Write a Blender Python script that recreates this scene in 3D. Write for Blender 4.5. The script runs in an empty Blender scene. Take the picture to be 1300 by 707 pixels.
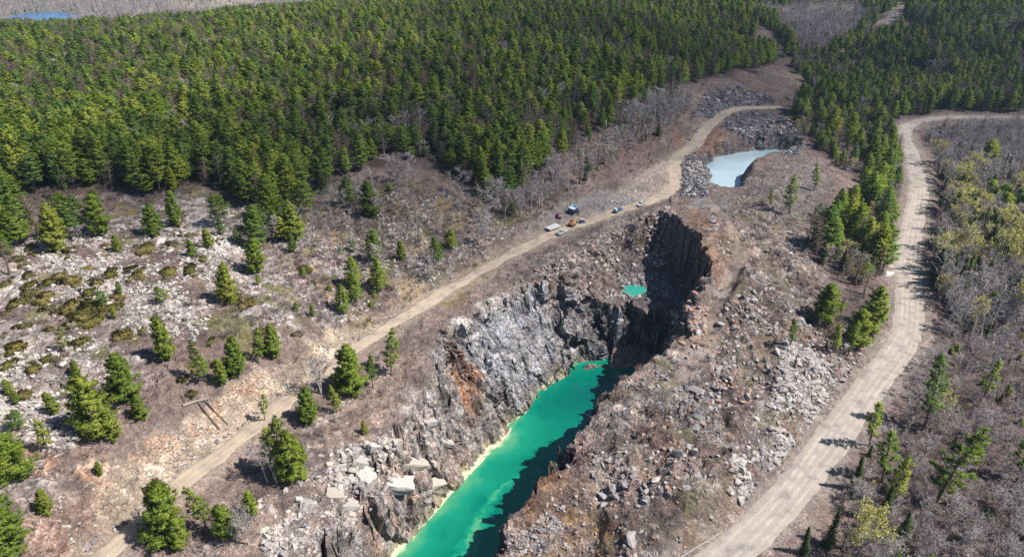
import bpy, bmesh, math, random
import numpy as np
from mathutils import Vector, Matrix, Euler

# ------------------------------------------------------------------ camera, sky, sun, exposure
scene = bpy.context.scene
COL = scene.collection
CAM_H = 120.0
PITCH = math.radians(27.8)
FPX, CX, CY = 878.0, 650.0, 353.5           # focal length and centre in photograph pixels (1300 x 707)
cam_data = bpy.data.cameras.new("camera")
cam_data.sensor_width = 36.0
cam_data.lens = 36.0 * FPX / 1300.0
cam_data.clip_start = 1.0
cam_data.clip_end = 30000.0
cam = bpy.data.objects.new("camera", cam_data)
COL.objects.link(cam)
cam.location = (0, 0, CAM_H)
cam.rotation_euler = (math.pi / 2 - PITCH, 0, 0)
scene.camera = cam

SUN_EL = math.radians(52)
SUN_DIR = Vector((math.cos(SUN_EL) * 0.985, -math.cos(SUN_EL) * 0.17, math.sin(SUN_EL)))
world = bpy.data.worlds.new("World")
scene.world = world
world.use_nodes = True
wn = world.node_tree
bg = wn.nodes["Background"]
sky = wn.nodes.new("ShaderNodeTexSky")
sky.sky_type = 'NISHITA'
sky.sun_disc = False
sky.sun_elevation = SUN_EL
sky.sun_rotation = math.atan2(SUN_DIR.x, SUN_DIR.y)
sky.altitude = 300
sky.air_density = 1.0
sky.dust_density = 0.6
sky.ozone_density = 2.5
wn.links.new(sky.outputs[0], bg.inputs[0])
bg.inputs[1].default_value = 0.058

sl = bpy.data.lights.new("sun", 'SUN')
sl.energy = 4.6
sl.angle = math.radians(0.5)
sl.color = (1.0, 0.93, 0.81)
sun = bpy.data.objects.new("sun", sl)
COL.objects.link(sun)
sun.rotation_euler = SUN_DIR.to_track_quat('Z', 'Y').to_euler()
sun.location = (400, -60, 400)

scene.view_settings.view_transform = 'Standard'
scene.view_settings.look = 'None'
scene.view_settings.gamma = 1.0
scene.view_settings.use_curve_mapping = False
scene.view_settings.exposure = 0.95
scene.render.engine = 'CYCLES'
cy = scene.cycles
cy.max_bounces = 5
cy.diffuse_bounces = 3
cy.glossy_bounces = 2
cy.transmission_bounces = 2
cy.transparent_max_bounces = 24
cy.volume_bounces = 0
cy.use_adaptive_sampling = True
cy.adaptive_threshold = 0.007
cy.use_denoising = False

random.seed(7)
rng = np.random.default_rng(11)

# ------------------------------------------------------------------ camera geometry used to read the photograph
SP, CP = math.sin(PITCH), math.cos(PITCH)


def ray(px, py):
    u = (px - CX) / FPX
    v = (CY - py) / FPX
    return u, CP + v * SP, -SP + v * CP


def at_z(px, py, z):
    u, dy, dz = ray(px, py)
    t = (z - CAM_H) / dz
    return u * t, dy * t


def project(x, y, z):
    d = y * CP - (z - CAM_H) * SP
    d = np.maximum(d, 1e-3)
    v = y * SP + (z - CAM_H) * CP
    return CX + FPX * x / d, CY - FPX * v / d, d


# ------------------------------------------------------------------ numpy noise
def _h(ix, iy, iz, seed):
    with np.errstate(over='ignore'):
        n = (ix.astype(np.int64).astype(np.uint32) * np.uint32(374761393)
             + iy.astype(np.int64).astype(np.uint32) * np.uint32(668265263)
             + iz.astype(np.int64).astype(np.uint32) * np.uint32(2147483647 - 1274126177)
             + np.uint32((seed * 974634533) & 0xffffffff))
        n = (n ^ (n >> np.uint32(13))) * np.uint32(1274126177)
        n = (n ^ (n >> np.uint32(16))) * np.uint32(2246822519)
        n = n ^ (n >> np.uint32(15))
    return n.astype(np.float64) / 4294967295.0


_Z = np.zeros(1, np.int64)


def vnoise(x, y, seed=0):
    ix = np.floor(x); iy = np.floor(y)
    fx = x - ix; fy = y - iy
    fx = fx * fx * fx * (fx * (fx * 6 - 15) + 10)
    fy = fy * fy * fy * (fy * (fy * 6 - 15) + 10)
    a = _h(ix, iy, _Z, seed); b = _h(ix + 1, iy, _Z, seed)
    c = _h(ix, iy + 1, _Z, seed); d = _h(ix + 1, iy + 1, _Z, seed)
    return (a + (b - a) * fx) * (1 - fy) + (c + (d - c) * fx) * fy - 0.5


def fbm(x, y, size, octaves=4, seed=0, gain=0.5):
    """about -0.5 .. 0.5"""
    s = np.zeros(np.broadcast(x, y).shape); a = 1.0; tot = 0.0
    xr, yr = x / size, y / size
    for k in range(octaves):
        s += a * vnoise(xr, yr, seed + 17 * k)
        tot += a
        a *= gain
        xr, yr = 2.03 * (0.8 * xr - 0.6 * yr) + 3.1, 2.03 * (0.6 * xr + 0.8 * yr) + 7.7
    return s / tot * 1.5


def facets(x, y, z, size, seed=0, slope=1.0, zs=1.0):
    """3-D cells, each a tilted plane: angular broken rock. Returns (height, cell random, edge distance)."""
    px, py, pz = x / size, y / size, z / (size * zs)
    ix, iy, iz = np.floor(px), np.floor(py), np.floor(pz)
    d1 = np.full(px.shape, 9e9); d2 = np.full(px.shape, 9e9)
    val = np.zeros(px.shape); rnd = np.zeros(px.shape)
    for a in (-1, 0, 1):
        for b in (-1, 0, 1):
            for c in (-1, 0, 1):
                jx, jy, jz = ix + a, iy + b, iz + c
                r1 = _h(jx, jy, jz, seed + 1); r2 = _h(jx, jy, jz, seed + 2); r3 = _h(jx, jy, jz, seed + 3)
                dx = px - jx - r1; dy = py - jy - r2; dz = pz - jz - r3
                d = dx * dx + dy * dy + dz * dz
                near = d < d1
                d2 = np.where(near, d1, np.minimum(d2, d))
                r4 = _h(jx, jy, jz, seed + 4)
                h = (r4 - 0.5) + slope * ((r1 * 3.7 % 1 - 0.5) * dx + (r2 * 5.3 % 1 - 0.5) * dy + (r3 * 7.1 % 1 - 0.5) * dz)
                val = np.where(near, h, val); rnd = np.where(near, r4, rnd)
                d1 = np.where(near, d, d1)
    return val, rnd, np.sqrt(d2) - np.sqrt(d1)


def sstep(a, b, x):
    t = np.clip((x - a) / (b - a), 0, 1)
    return t * t * (3 - 2 * t)


def in_poly(x, y, P):
    inside = np.zeros(x.shape, bool)
    n = len(P)
    for i in range(n):
        x1, y1 = P[i]; x2, y2 = P[(i + 1) % n]
        if y1 == y2:
            continue
        c = ((y1 > y) != (y2 > y)) & (x < (x2 - x1) * (y - y1) / (y2 - y1) + x1)
        inside ^= c
    return inside


def dist_line(x, y, P, closed=True):
    d = np.full(x.shape, 1e18); along = np.zeros(x.shape)
    n = len(P); s = 0.0
    for i in range(n if closed else n - 1):
        x1, y1 = P[i]; x2, y2 = P[(i + 1) % n]
        ex, ey = x2 - x1, y2 - y1
        L2 = ex * ex + ey * ey + 1e-9
        t = np.clip(((x - x1) * ex + (y - y1) * ey) / L2, 0, 1)
        q = (x - x1 - t * ex) ** 2 + (y - y1 - t * ey) ** 2
        near = q < d
        L = math.sqrt(L2)
        along = np.where(near, s + t * L, along)
        d = np.where(near, q, d)
        s += L
    return np.sqrt(d), along


def sdist(x, y, P):
    """signed distance: positive inside; cheap far from the polygon."""
    P = [tuple(p) for p in P]
    xs = [p[0] for p in P]; ys = [p[1] for p in P]
    m = 40.0
    out = np.full(x.shape, -m)
    k = (x > min(xs) - m) & (x < max(xs) + m) & (y > min(ys) - m) & (y < max(ys) + m)
    d, _ = dist_line(x[k], y[k], P)
    out[k] = np.where(in_poly(x[k], y[k], P), d, -d)
    return out


def smooth_line(P, step=2.0):
    """Catmull-Rom through P, resampled."""
    P = np.array(P, float)
    Q = np.vstack([2 * P[0] - P[1], P, 2 * P[-1] - P[-2]])
    out = []
    for i in range(1, len(Q) - 2):
        n = max(2, int(np.linalg.norm(Q[i + 1] - Q[i]) / step))
        t = np.linspace(0, 1, n, endpoint=False)[:, None]
        a, b, c, d = Q[i - 1], Q[i], Q[i + 1], Q[i + 2]
        out.append(0.5 * (2 * b + (c - a) * t + (2 * a - 5 * b + 4 * c - d) * t ** 2 + (3 * b - a - 3 * c + d) * t ** 3))
    out.append(P[-1:])
    return np.vstack(out)


# ------------------------------------------------------------------ the lie of the land
TRACK = [(40, 790, 0), (150, 690, 0), (222, 618, 0), (300, 560, 0), (400, 480, 0), (500, 410, 0), (600, 350, 0), (700, 297, 0), (780, 270, 0),
         (835, 250, 0.5), (856, 232, 1), (856, 205, 2), (880, 183, 2), (905, 155, 1.5), (935, 138, 1), (990, 136, 0)]
HAUL = [(800, 800, -12), (930, 700, -12), (1000, 630, -12), (1050, 565, -12), (1105, 490, -12), (1148, 430, -12), (1155, 380, -12), (1152, 330, -12),
        (1160, 275, -11.5), (1166, 240, -11), (1158, 200, -10.5), (1147, 172, -10), (1160, 156, -10), (1210, 149, -10), (1300, 149, -10), (1420, 152, -10)]
track_xyz = np.array([(*at_z(a, b, c), c) for a, b, c in TRACK])
haul_xyz = np.array([(*at_z(a, b, c), c) for a, b, c in HAUL])

CTRL = [
    # between the track and the pit, and the slope at the lower end
    (300, 650, -3), (420, 570, -3), (480, 480, -3), (540, 440, -2), (400, 690, -6), (300, 720, -4), (640, 365, -2), (730, 310, -1),
    # the bank above the track and the open rocky slope
    (130, 674, .6), (205, 614, .6), (285, 555, .6), (385, 474, .6), (465, 415, .6), (60, 690, 11), (120, 615, 11), (200, 545, 11), (300, 480, 10), (390, 430, 9), (470, 372, 6), (540, 335, 5), (620, 290, 4), (690, 245, 4),
    (0, 640, 15), (0, 560, 17), (100, 520, 14), (250, 440, 13), (0, 430, 19), (0, 300, 23), (150, 400, 18), (200, 300, 21), (320, 330, 15), (400, 270, 14),
    (450, 330, 9), (500, 250, 13), (600, 210, 15), (700, 180, 15), (760, 160, 14), (850, 110, 14), (740, 240, 2), (800, 215, 2),
    # the wooded hill
    (0, 200, 27), (0, 100, 27), (0, 48, 9), (100, 46, 12), (200, 100, 28), (200, 50, 25), (400, 150, 25), (400, 60, 33), (600, 100, 30), (600, 20, 38),
    (800, 50, 32), (800, 100, 23), (900, 80, 15), (950, 40, 14), (1000, 85, -7),
    # spoil, and the ground round the pit and the pond
    (905, 300, 11), (930, 360, 8), (920, 330, 10.5), (900, 450, 1), (820, 480, 0), (800, 520, -2.5), (770, 580, -6), (720, 640, -10), (660, 700, -15), (760, 690, -12),
    (1000, 400, -1), (1000, 500, -4), (870, 600, -3), (950, 600, -6), (1000, 580, -9), (880, 680, -9), (960, 330, 5), (1000, 300, 3), (1050, 350, -5), (1090, 420, -9),
    (1000, 210, 6), (960, 260, 4), (930, 165, 3), (975, 165, 4), (1030, 180, 3), (1080, 230, -3), (1120, 300, -9), (1100, 180, -7),
    # right of the haul road, the flat wood and the far hill
    (1100, 640, -14), (1200, 600, -15), (1300, 600, -17), (1300, 420, -18), (1250, 260, -17), (1300, 200, -16), (1200, 180, -14), (1200, 120, -9), (1300, 120, -7), (1100, 110, -8),
    (1050, 90, -9), (1140, 50, 8), (1200, 60, 8), (1300, 50, 15), (1140, 15, 22), (1300, 10, 28), (1020, 40, -8), (1000, 20, -2), (1050, 5, 12), (920, 10, 22),
    (1200, 700, -15), (1300, 720, -17),
]
pts = [(*at_z(a, b, c), c) for a, b, c in CTRL]
pts += [tuple(p) for p in track_xyz[::1]] + [tuple(p) for p in haul_xyz[::1]]
pts += [(-150, 40, 12), (0, 40, -10), (150, 30, -18), (-300, 150, 24), (-420, 350, 30), (-60, 60, -2), (60, 70, -12),
        (-700, 620, 28), (-480, 760, 6), (-620, 960, -45), (-300, 900, 5), (-150, 780, 26), (50, 900, 20), (-900, 1250, -60), (-500, 1250, -60), (-1600, 1500, -58), (-1300, 2000, -50),
        (-700, 2100, -45), (0, 1500, -10), (500, 1200, 40), (1000, 1500, 70), (1500, 900, 60), (800, 500, -5), (-1200, 700, 0), (-2500, 3000, -30), (0, 3500, 20), (2500, 3000, 80), (0, 9000, 60), (-6000, 7000, 40), (6000, 7000, 90),
        (500, 200, -20), (1200, 250, -10), (-900, 250, 30), (-2500, 900, -20)]
CP_ = np.array(pts)


def _rbf_fit(P, c=9.0):
    X = P[:, :2]
    D = np.sqrt(((X[:, None] - X[None]) ** 2).sum(-1) + c * c)
    n = len(P)
    A = np.zeros((n + 1, n + 1)); A[:n, :n] = D + np.eye(n) * -1.5; A[:n, n] = 1; A[n, :n] = 1
    w = np.linalg.solve(A, np.append(P[:, 2], 0))
    return w


RBF_C = 9.0
RBF_W = _rbf_fit(CP_, RBF_C)


def base_height(x, y):
    z = np.full(x.shape, RBF_W[-1])
    for (cx, cy_, _), w in zip(CP_, RBF_W[:-1]):
        z += w * np.sqrt((x - cx) ** 2 + (y - cy_) ** 2 + RBF_C ** 2)
    return z


# pit outlines: (photo x, photo y, height of that point)
WATER_Z = -32.0
BENCH_Z = -13.0
RIM = [(250, 860, -8), (345, 760, -7), (395, 690, -6), (438, 610, -4), (478, 560, -3), (528, 498, -3), (556, 440, -2.5), (570, 408, -2), (620, 380, -2), (668, 362, -3), (705, 352, -4),
       (748, 377, -12), (800, 385, -13), (848, 397, -13), (880, 402, 2), (874, 432, 1.5), (835, 456, 0), (784, 474, 0), (770, 500, -0.5), (742, 558, -6), (697, 606, -11), (640, 692, -16), (600, 780, -17)]
TOE = [(430, 800, WATER_Z), (503, 707, WATER_Z), (550, 655, WATER_Z), (600, 600, WATER_Z), (640, 560, WATER_Z), (680, 510, WATER_Z), (706, 486, WATER_Z), (745, 464, WATER_Z), (772, 465, WATER_Z)]
TOE_XY = [at_z(*p) for p in TOE] + [(40, 227), (49, 227), (58, 219), (61, 208), (57, 198), (46, 190), (36, 180), (29, 170), (22, 158), (10, 144), (1, 130), (-11, 112), (-26, 92)]
RIM_XY = [at_z(*p) for p in RIM]
RIM2 = [(690, 362, -3), (700, 335, -1.5), (745, 303, -0.5), (800, 280, 0), (840, 270, 1), (868, 280, 8), (886, 303, 10), (895, 332, 10), (908, 352, 9.5), (906, 380, 7), (886, 402, 3), (874, 425, 1.5), (800, 440, -13), (740, 420, -13)]
TOE2 = [(765, 384, BENCH_Z), (790, 360, BENCH_Z), (806, 335, BENCH_Z), (828, 318, BENCH_Z), (846, 318, BENCH_Z), (862, 340, BENCH_Z), (872, 360, BENCH_Z), (874, 385, BENCH_Z), (862, 410, BENCH_Z), (800, 425, BENCH_Z)]
RIM2_XY = [at_z(*p) for p in RIM2]
TOE2_XY = [at_z(*p) for p in TOE2]
POND_Z = -5.0
POND = [(893, 214), (915, 199), (950, 193), (985, 189), (1000, 192), (998, 200), (966, 208), (945, 222), (936, 238), (926, 252), (905, 246), (900, 232), (903, 222)]
POND_XY = [at_z(a, b, POND_Z) for a, b in POND]
LAKE_Z = -61.0

# ------------------------------------------------------------------ terrain grid: finer where it is nearer
ys = [30.0]
while ys[-1] < 12000:
    y = ys[-1]
    d = 0.30 * y / 100 if y < 260 else 0.55 * y / 100
    if y < 80:
        d = 1.2
    if 182 < y < 240:
        d = 0.24
    if y > 700:
        d = 1.3 * y / 100
    if y > 2500:
        d = 8 * y / 100
    ys.append(y + d)
ys = np.array(ys)
NU = 1000
uu = np.linspace(-1, 1, NU)
skirt = np.array([1.1, 1.3, 1.7, 2.5, 4.0, 7.0])
us = np.concatenate([-skirt[::-1], uu, skirt])


def halfwidth(y):
    return 0.74 * y + 52


GX = us[None, :] * halfwidth(ys)[:, None]
GY = np.repeat(ys[:, None], len(us), 1)
NR, NC = GX.shape
X = GX.ravel(); Y = GY.ravel()
Z = base_height(X, Y)
near_k = sstep(1200, 500, Y)
Z += fbm(X, Y, 60, 4, 3) * 4.0 * sstep(300, 700, Y) + fbm(X, Y, 22, 4, 5) * 1.6 * near_k
# far valley floor kept flat round the lake
farv = (X < -300) * sstep(950, 1150, Y) * sstep(-100, -500, X)
Z = Z * (1 - farv) + farv * (-60 + 0.018 * np.maximum(Y - 1500, 0) + fbm(X, Y, 240, 3, 9) * 5)

LAKE_XY = [(-985, 1430), (-940, 1375), (-850, 1360), (-825, 1410), (-860, 1455), (-935, 1515), (-980, 1490)]
lk = sstep(-40, 10, sdist(X, Y, LAKE_XY))
Z = Z * (1 - lk) + (LAKE_Z - 2 + 2.5 * (1 - sstep(-6, 6, sdist(X, Y, LAKE_XY)))) * lk

# flatten the roads
def flatten(Z, line, width, blend):
    L = smooth_line(line, 3.0)
    k = (X > L[:, 0].min() - 30) & (X < L[:, 0].max() + 30) & (Y > L[:, 1].min() - 30) & (Y < L[:, 1].max() + 30)
    xx, yy = X[k], Y[k]
    best = np.full(xx.shape, 1e9); zz = np.zeros(xx.shape)
    for i in range(len(L) - 1):
        x1, y1, z1 = L[i]; x2, y2, z2 = L[i + 1]
        ex, ey = x2 - x1, y2 - y1
        t = np.clip(((xx - x1) * ex + (yy - y1) * ey) / (ex * ex + ey * ey + 1e-9), 0, 1)
        q = (xx - x1 - t * ex) ** 2 + (yy - y1 - t * ey) ** 2
        n = q < best
        best = np.where(n, q, best); zz = np.where(n, z1 + t * (z2 - z1), zz)
    d = np.sqrt(best)
    w = 1 - sstep(width, width + blend, d)
    out = Z.copy(); out[k] = Z[k] * (1 - w) + (zz - 0.12) * w
    dd = np.full(X.shape, 99.0); dd[k] = d
    return out, dd


# rough broken ground before the roads are cut in
fa, fr, fe = facets(X, Y, Z * 0, 3.2, 31, 1.3)
fb, fr2, fe2 = facets(X, Y, Z * 0, 1.1, 47, 1.3)
rough = near_k * (0.55 + 0.9 * sstep(-0.15, 0.25, fbm(X, Y, 18, 3, 77)))
Z += rough * (fa * 0.5 + fb * 0.2)
Z, D_TRACK = flatten(Z, track_xyz, 3.0, 5.0)
Z, D_HAUL = flatten(Z, haul_xyz, 6.5, 7.0)

# tipped waste rock right of the pit: lobes and ridges
RS = [at_z(a, b, 0) for a, b in [(905, 275), (960, 245), (1005, 262), (1030, 335), (1085, 400), (1100, 470), (1040, 540), (990, 600), (930, 680), (800, 760), (620, 760), (690, 615), (775, 505), (800, 485), (875, 442), (905, 385), (890, 300)]]
rsm = sstep(0, 9, sdist(X, Y, RS)) * sstep(8, 16, D_HAUL)
rid = np.abs(fbm(X, Y, 17, 4, 91)) * 2 + .6 * np.abs(fbm(X, Y, 6.5, 3, 93))
Z += rsm * (1.1 - rid * 4.2)
CREST = smooth_line([(*at_z(a, b, z), z) for a, b, z in [(905, 262, 4), (925, 285, 6), (938, 318, 6.5), (928, 352, 5.5), (908, 392, 3.5), (903, 430, 2), (880, 462, 1), (850, 488, 0)]], 2.5)
Z, D_CREST = flatten(Z, CREST, 1.6, 3.5)

# the pits
wx = X + fbm(X, Y, 14, 3, 101) * 6.5 + (facets(X, Y, Z, 7, 61, 1.2)[0]) * 3.0
wy = Y + fbm(X, Y, 14, 3, 131) * 6.5 + (facets(X, Y, Z, 7, 71, 1.2)[0]) * 3.0


def carve(Z, rim, toe, floor, prof, wx, wy):
    xs = [p[0] for p in rim]; yy = [p[1] for p in rim]
    k = (X > min(xs) - 15) & (X < max(xs) + 15) & (Y > min(yy) - 15) & (Y < max(yy) + 15)
    a, b = wx[k], wy[k]
    ins = in_poly(a, b, rim)
    dr, al = dist_line(a, b, rim)
    tin = in_poly(X[k], Y[k], toe)
    dt, _ = dist_line(X[k], Y[k], toe)
    t = np.where(tin, 1.0, dr / (dr + dt + 1e-6))
    t = np.where(ins | tin, t, 0.0)
    T = np.zeros(X.shape); T[k] = t
    A = np.zeros(X.shape); A[k] = al
    p = prof(T, A)
    return Z * (1 - p) + floor * p, T


def prof_bench(t, al):
    return sstep(0, 1, t * 1.02)


def prof_pit(t, al):
    """small ledges down the face"""
    n = vnoise(al / 16.0, al * 0, 5) * 0.30
    q = np.clip(t + n * t * (1 - t) * 2.0, 0, 1)
    return np.clip(q + 0.035 * np.sin(q * 21 + al * 0.13) * (q > 0.05) * (q < 0.95), 0, 1)


Z, T2 = carve(Z, RIM2_XY, TOE2_XY, BENCH_Z, prof_bench, wx, wy)
Z, T1 = carve(Z, RIM_XY, TOE_XY, WATER_Z - 6.0, lambda t, a: np.clip(prof_pit(t, a) * 0.86 + 0.14 * sstep(0.99, 1.0, t), 0, 1), wx, wy)
# pond basin
sp = sdist(X + fbm(X, Y, 9, 3, 151) * 4, Y + fbm(X, Y, 9, 3, 171) * 4, POND_XY)
pw = sstep(-7, 1.5, sp)
Z = Z * (1 - pw) + (POND_Z - 1.2) * pw
PUD_XY = [at_z(a, b, BENCH_Z + .05) for a, b in [(797, 367), (801, 365), (805, 366.5), (810, 364.5), (814, 368), (809, 369.5), (805, 372), (801, 370)]]
pw = sstep(-3.5, -0.5, sdist(X + fbm(X, Y, 4, 2, 33) * 3, Y + fbm(X, Y, 3, 2, 37) * 2, PUD_XY))
Z = Z * (1 - pw) + (BENCH_Z - .9) * pw

# blocky rock on the walls: push faces sideways and down in angular blocks
wall = sstep(0.0, 0.12, T1) * (1 - sstep(0.97, 1.0, T1))
wall2 = sstep(0.0, 0.2, T2) * (1 - sstep(0.95, 1.0, T2)) * (1 - wall)
k = np.where((wall > 0.01) | (wall2 > 0.01))[0]
xk, yk, zk = X[k], Y[k], Z[k]
b1, r1, e1 = facets(xk, yk, zk, 7.5, 201, 1.7, 1.5)
b2, r2, e2 = facets(xk, yk, zk, 2.4, 221, 1.4, 1.7)
b3, r3, e3 = facets(xk, yk, zk, 1.0, 241, 1.2, 1.5)
Zw = Z.copy()
Zg = Z.reshape(NR, NC)
gy = np.gradient(Zg, axis=0) / np.gradient(GY, axis=0)
gx = np.gradient(Zg, axis=1) / np.gradient(GX, axis=1)
gxk, gyk = gx.ravel()[k], gy.ravel()[k]
gl = np.sqrt(gxk ** 2 + gyk ** 2) + 1e-6
off = np.clip(gl, 0, 1.5) / 1.5
planar = sstep(-3, 3, sdist(xk, yk, [at_z(a, b, z) for a, b, z in [(578, 415, -4), (640, 388, -4), (695, 372, -6), (712, 430, -16), (694, 495, -31), (640, 500, -28), (600, 470, -18)]]))
calm = 1 - .55 * planar - .55 * sstep(205, 170, yk) * sstep(10, -6, xk - .72 * (yk - 165))
pudd = sstep(2, 8, -sdist(xk, yk, PUD_XY))
calm = np.maximum(calm, .3)
dsp = (b1 * 3.6 * calm + b2 * 1.1 * (1 - .65 * planar) + b3 * 0.2) * np.maximum(wall[k], wall2[k] * (0.40 + .55 * sstep(.9, 1.8, np.hypot(gxk, gyk))) * pudd)
X[k] -= gxk / gl * dsp * off * 0.8
Y[k] -= gyk / gl * dsp * off * 0.8
Z[k] += dsp * (0.55 + 0.45 * (1 - off))
ROCK_R = np.zeros(X.shape); ROCK_R[k] = r1 * 0.5 + r2 * 0.3 + r3 * 0.2
ROCK_E = np.ones(X.shape); ROCK_E[k] = np.minimum(e1 * 2.0, e2 * 1.4)
# never let the displaced rock poke through the open water
inw = in_poly(X, Y, TOE_XY)
Z = np.where(inw & (Z > WATER_Z - 2.0), WATER_Z - 2.0, Z)
# a strand of broken rock at the foot of the far wall
str_ = sstep(213, 216.5, Y - .06 * (X - 40) + fbm(X, Y, 4, 3, 259) * 3) * inw
Z = np.where(inw, np.maximum(Z, (WATER_Z + .5 + fbm(X, Y, 3, 3, 263) * 1.2 + .25 * (Y - 215)) * str_ + (WATER_Z - 7) * (1 - str_)), Z)

ZG = Z.reshape(NR, NC)


def ground(x, y):
    """height of the terrain at x, y (arrays)"""
    x = np.atleast_1d(np.asarray(x, float)); y = np.atleast_1d(np.asarray(y, float))
    j = np.clip(np.searchsorted(ys, y) - 1, 0, NR - 2)
    fy = np.clip((y - ys[j]) / (ys[j + 1] - ys[j]), 0, 1)
    u = x / halfwidth(y)
    i = np.clip(np.searchsorted(us, u) - 1, 0, NC - 2)
    fx = np.clip((u - us[i]) / (us[i + 1] - us[i]), 0, 1)
    return ((ZG[j, i] * (1 - fx) + ZG[j, i + 1] * fx) * (1 - fy) + (ZG[j + 1, i] * (1 - fx) + ZG[j + 1, i + 1] * fx) * fy)


def hit(px, py):
    """where the photograph's pixel meets the terrain (arrays) -> x, y, z"""
    px = np.atleast_1d(np.asarray(px, float)); py = np.atleast_1d(np.asarray(py, float))
    u = (px - CX) / FPX; v = (CY - py) / FPX
    dy = CP + v * SP; dz = -SP + v * CP
    t = np.full(px.shape, 90.0); done = np.zeros(px.shape, bool); tp = t.copy()
    for _ in range(1400):
        x, y, z = u * t, dy * t, CAM_H + dz * t
        below = z < ground(x, y)
        done |= below
        if done.all():
            break
        tp = np.where(done, tp, t)
        t = np.where(done, t, t * 1.0045)
    for _ in range(12):
        m = (tp + t) / 2
        b = CAM_H + dz * m < ground(u * m, dy * m)
        t = np.where(b, m, t); tp = np.where(b, tp, m)
    return u * t, dy * t, CAM_H + dz * t


def px_poly(P):
    a = np.array(P, float)
    x, y, _ = hit(a[:, 0], a[:, 1])
    return list(zip(x, y))

# ------------------------------------------------------------------ what covers the ground (surface colours; the pit's recess has shade painted in)
def C(r, g, b):
    return np.array((r, g, b))


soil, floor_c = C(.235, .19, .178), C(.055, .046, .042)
rock_pale, rock_grey, rock_dark = C(.47, .435, .42), C(.285, .272, .275), C(.125, .125, .14)
rust, ochre, spoil = C(.30, .165, .095), C(.38, .25, .115), C(.215, .172, .160)
gravel_grey, moss, scarp, brush_c = C(.30, .285, .28), C(.15, .145, .055), C(.50, .43, .35), C(.185, .14, .13)
mineral, pink_rock = C(.66, .60, .47), C(.40, .27, .215)

n_big = fbm(X, Y, 45, 4, 301)
n_mid = fbm(X, Y, 12, 4, 311)
n_small = fbm(X, Y, 3.5, 3, 321)
Zg = Z.reshape(NR, NC)
Xg, Yg = X.reshape(NR, NC), Y.reshape(NR, NC)
SLOPE = np.sqrt((np.gradient(Zg, axis=0) / np.gradient(GY, axis=0)) ** 2 + (np.gradient(Zg, axis=1) / np.gradient(GX, axis=1)) ** 2).ravel()

COLR = np.repeat(soil[None], len(X), 0)
ROCKY = np.full(len(X), 0.35)


def paint(m, c, rocky=None):
    global COLR, ROCKY
    m = np.clip(m, 0, 1)
    COLR = COLR * (1 - m[:, None]) + c[None] * m[:, None]
    if rocky is not None:
        ROCKY = ROCKY * (1 - m) + rocky * m


def region(P, soft=4.0, wob=5.0, px=True):
    P = px_poly(P) if px else P
    s = sdist(X, Y, P)
    return sstep(-soft, soft, s + n_mid * wob * 2.0 + n_small * wob * 0.6)


FOREST_EDGE = [(-80, 345), (0, 292), (60, 250), (120, 238), (190, 262), (250, 240), (330, 278), (420, 245), (470, 215), (530, 205), (600, 250), (655, 262), (700, 225), (740, 190), (800, 150), (870, 112), (960, 92), (1002, 68)]
forest_left_xy = px_poly(FOREST_EDGE) + [(235, 700), (300, 900), (100, 1000), (-250, 900), (-560, 780), (-900, 760), (-900, 300)]
forest_right_xy = px_poly([(1002, 66), (1030, 120), (1060, 135), (1085, 158), (1130, 152), (1200, 140), (1310, 142), (1380, 150)]) + [(900, 700), (1300, 1600), (500, 1900), (250, 1100)]
thicket_xy = px_poly([(1008, 140), (1060, 150), (1110, 160), (1142, 178), (1150, 215), (1152, 250), (1140, 300), (1128, 345), (1098, 372), (1060, 352), (1022, 318), (1030, 275), (1082, 268), (1090, 232), (1050, 200), (1010, 170)])
thicket2_xy = px_poly([(1022, 390), (1050, 365), (1100, 372), (1125, 400), (1120, 440), (1075, 470), (1040, 440)])
swamp_xy = px_poly([(1168, 166), (1210, 158), (1310, 158), (1380, 160), (1400, 230), (1300, 232), (1230, 215), (1190, 205)])
flatwood_xy = px_poly([(1180, 205), (1230, 215), (1300, 232), (1400, 235), (1420, 420), (1300, 425), (1230, 430), (1195, 400), (1180, 350), (1185, 290), (1200, 240)])
lowbrush_xy = px_poly([(1195, 420), (1310, 420), (1420, 430), (1450, 760), (1040, 760), (1075, 660), (1075, 590), (1110, 545), (1150, 480)])

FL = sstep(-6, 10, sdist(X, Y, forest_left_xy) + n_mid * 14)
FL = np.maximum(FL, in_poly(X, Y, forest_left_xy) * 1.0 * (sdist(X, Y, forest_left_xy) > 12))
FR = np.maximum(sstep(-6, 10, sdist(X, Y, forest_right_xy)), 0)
FW = np.maximum.reduce([sstep(-4, 6, sdist(X, Y, p)) for p in (thicket_xy, thicket2_xy, swamp_xy, flatwood_xy, lowbrush_xy)])
far = sstep(760, 1000, Y)

paint(sstep(-.1, .35, n_big), spoil)
paint(sstep(.0, .3, n_mid) * .7, brush_c)
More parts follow.
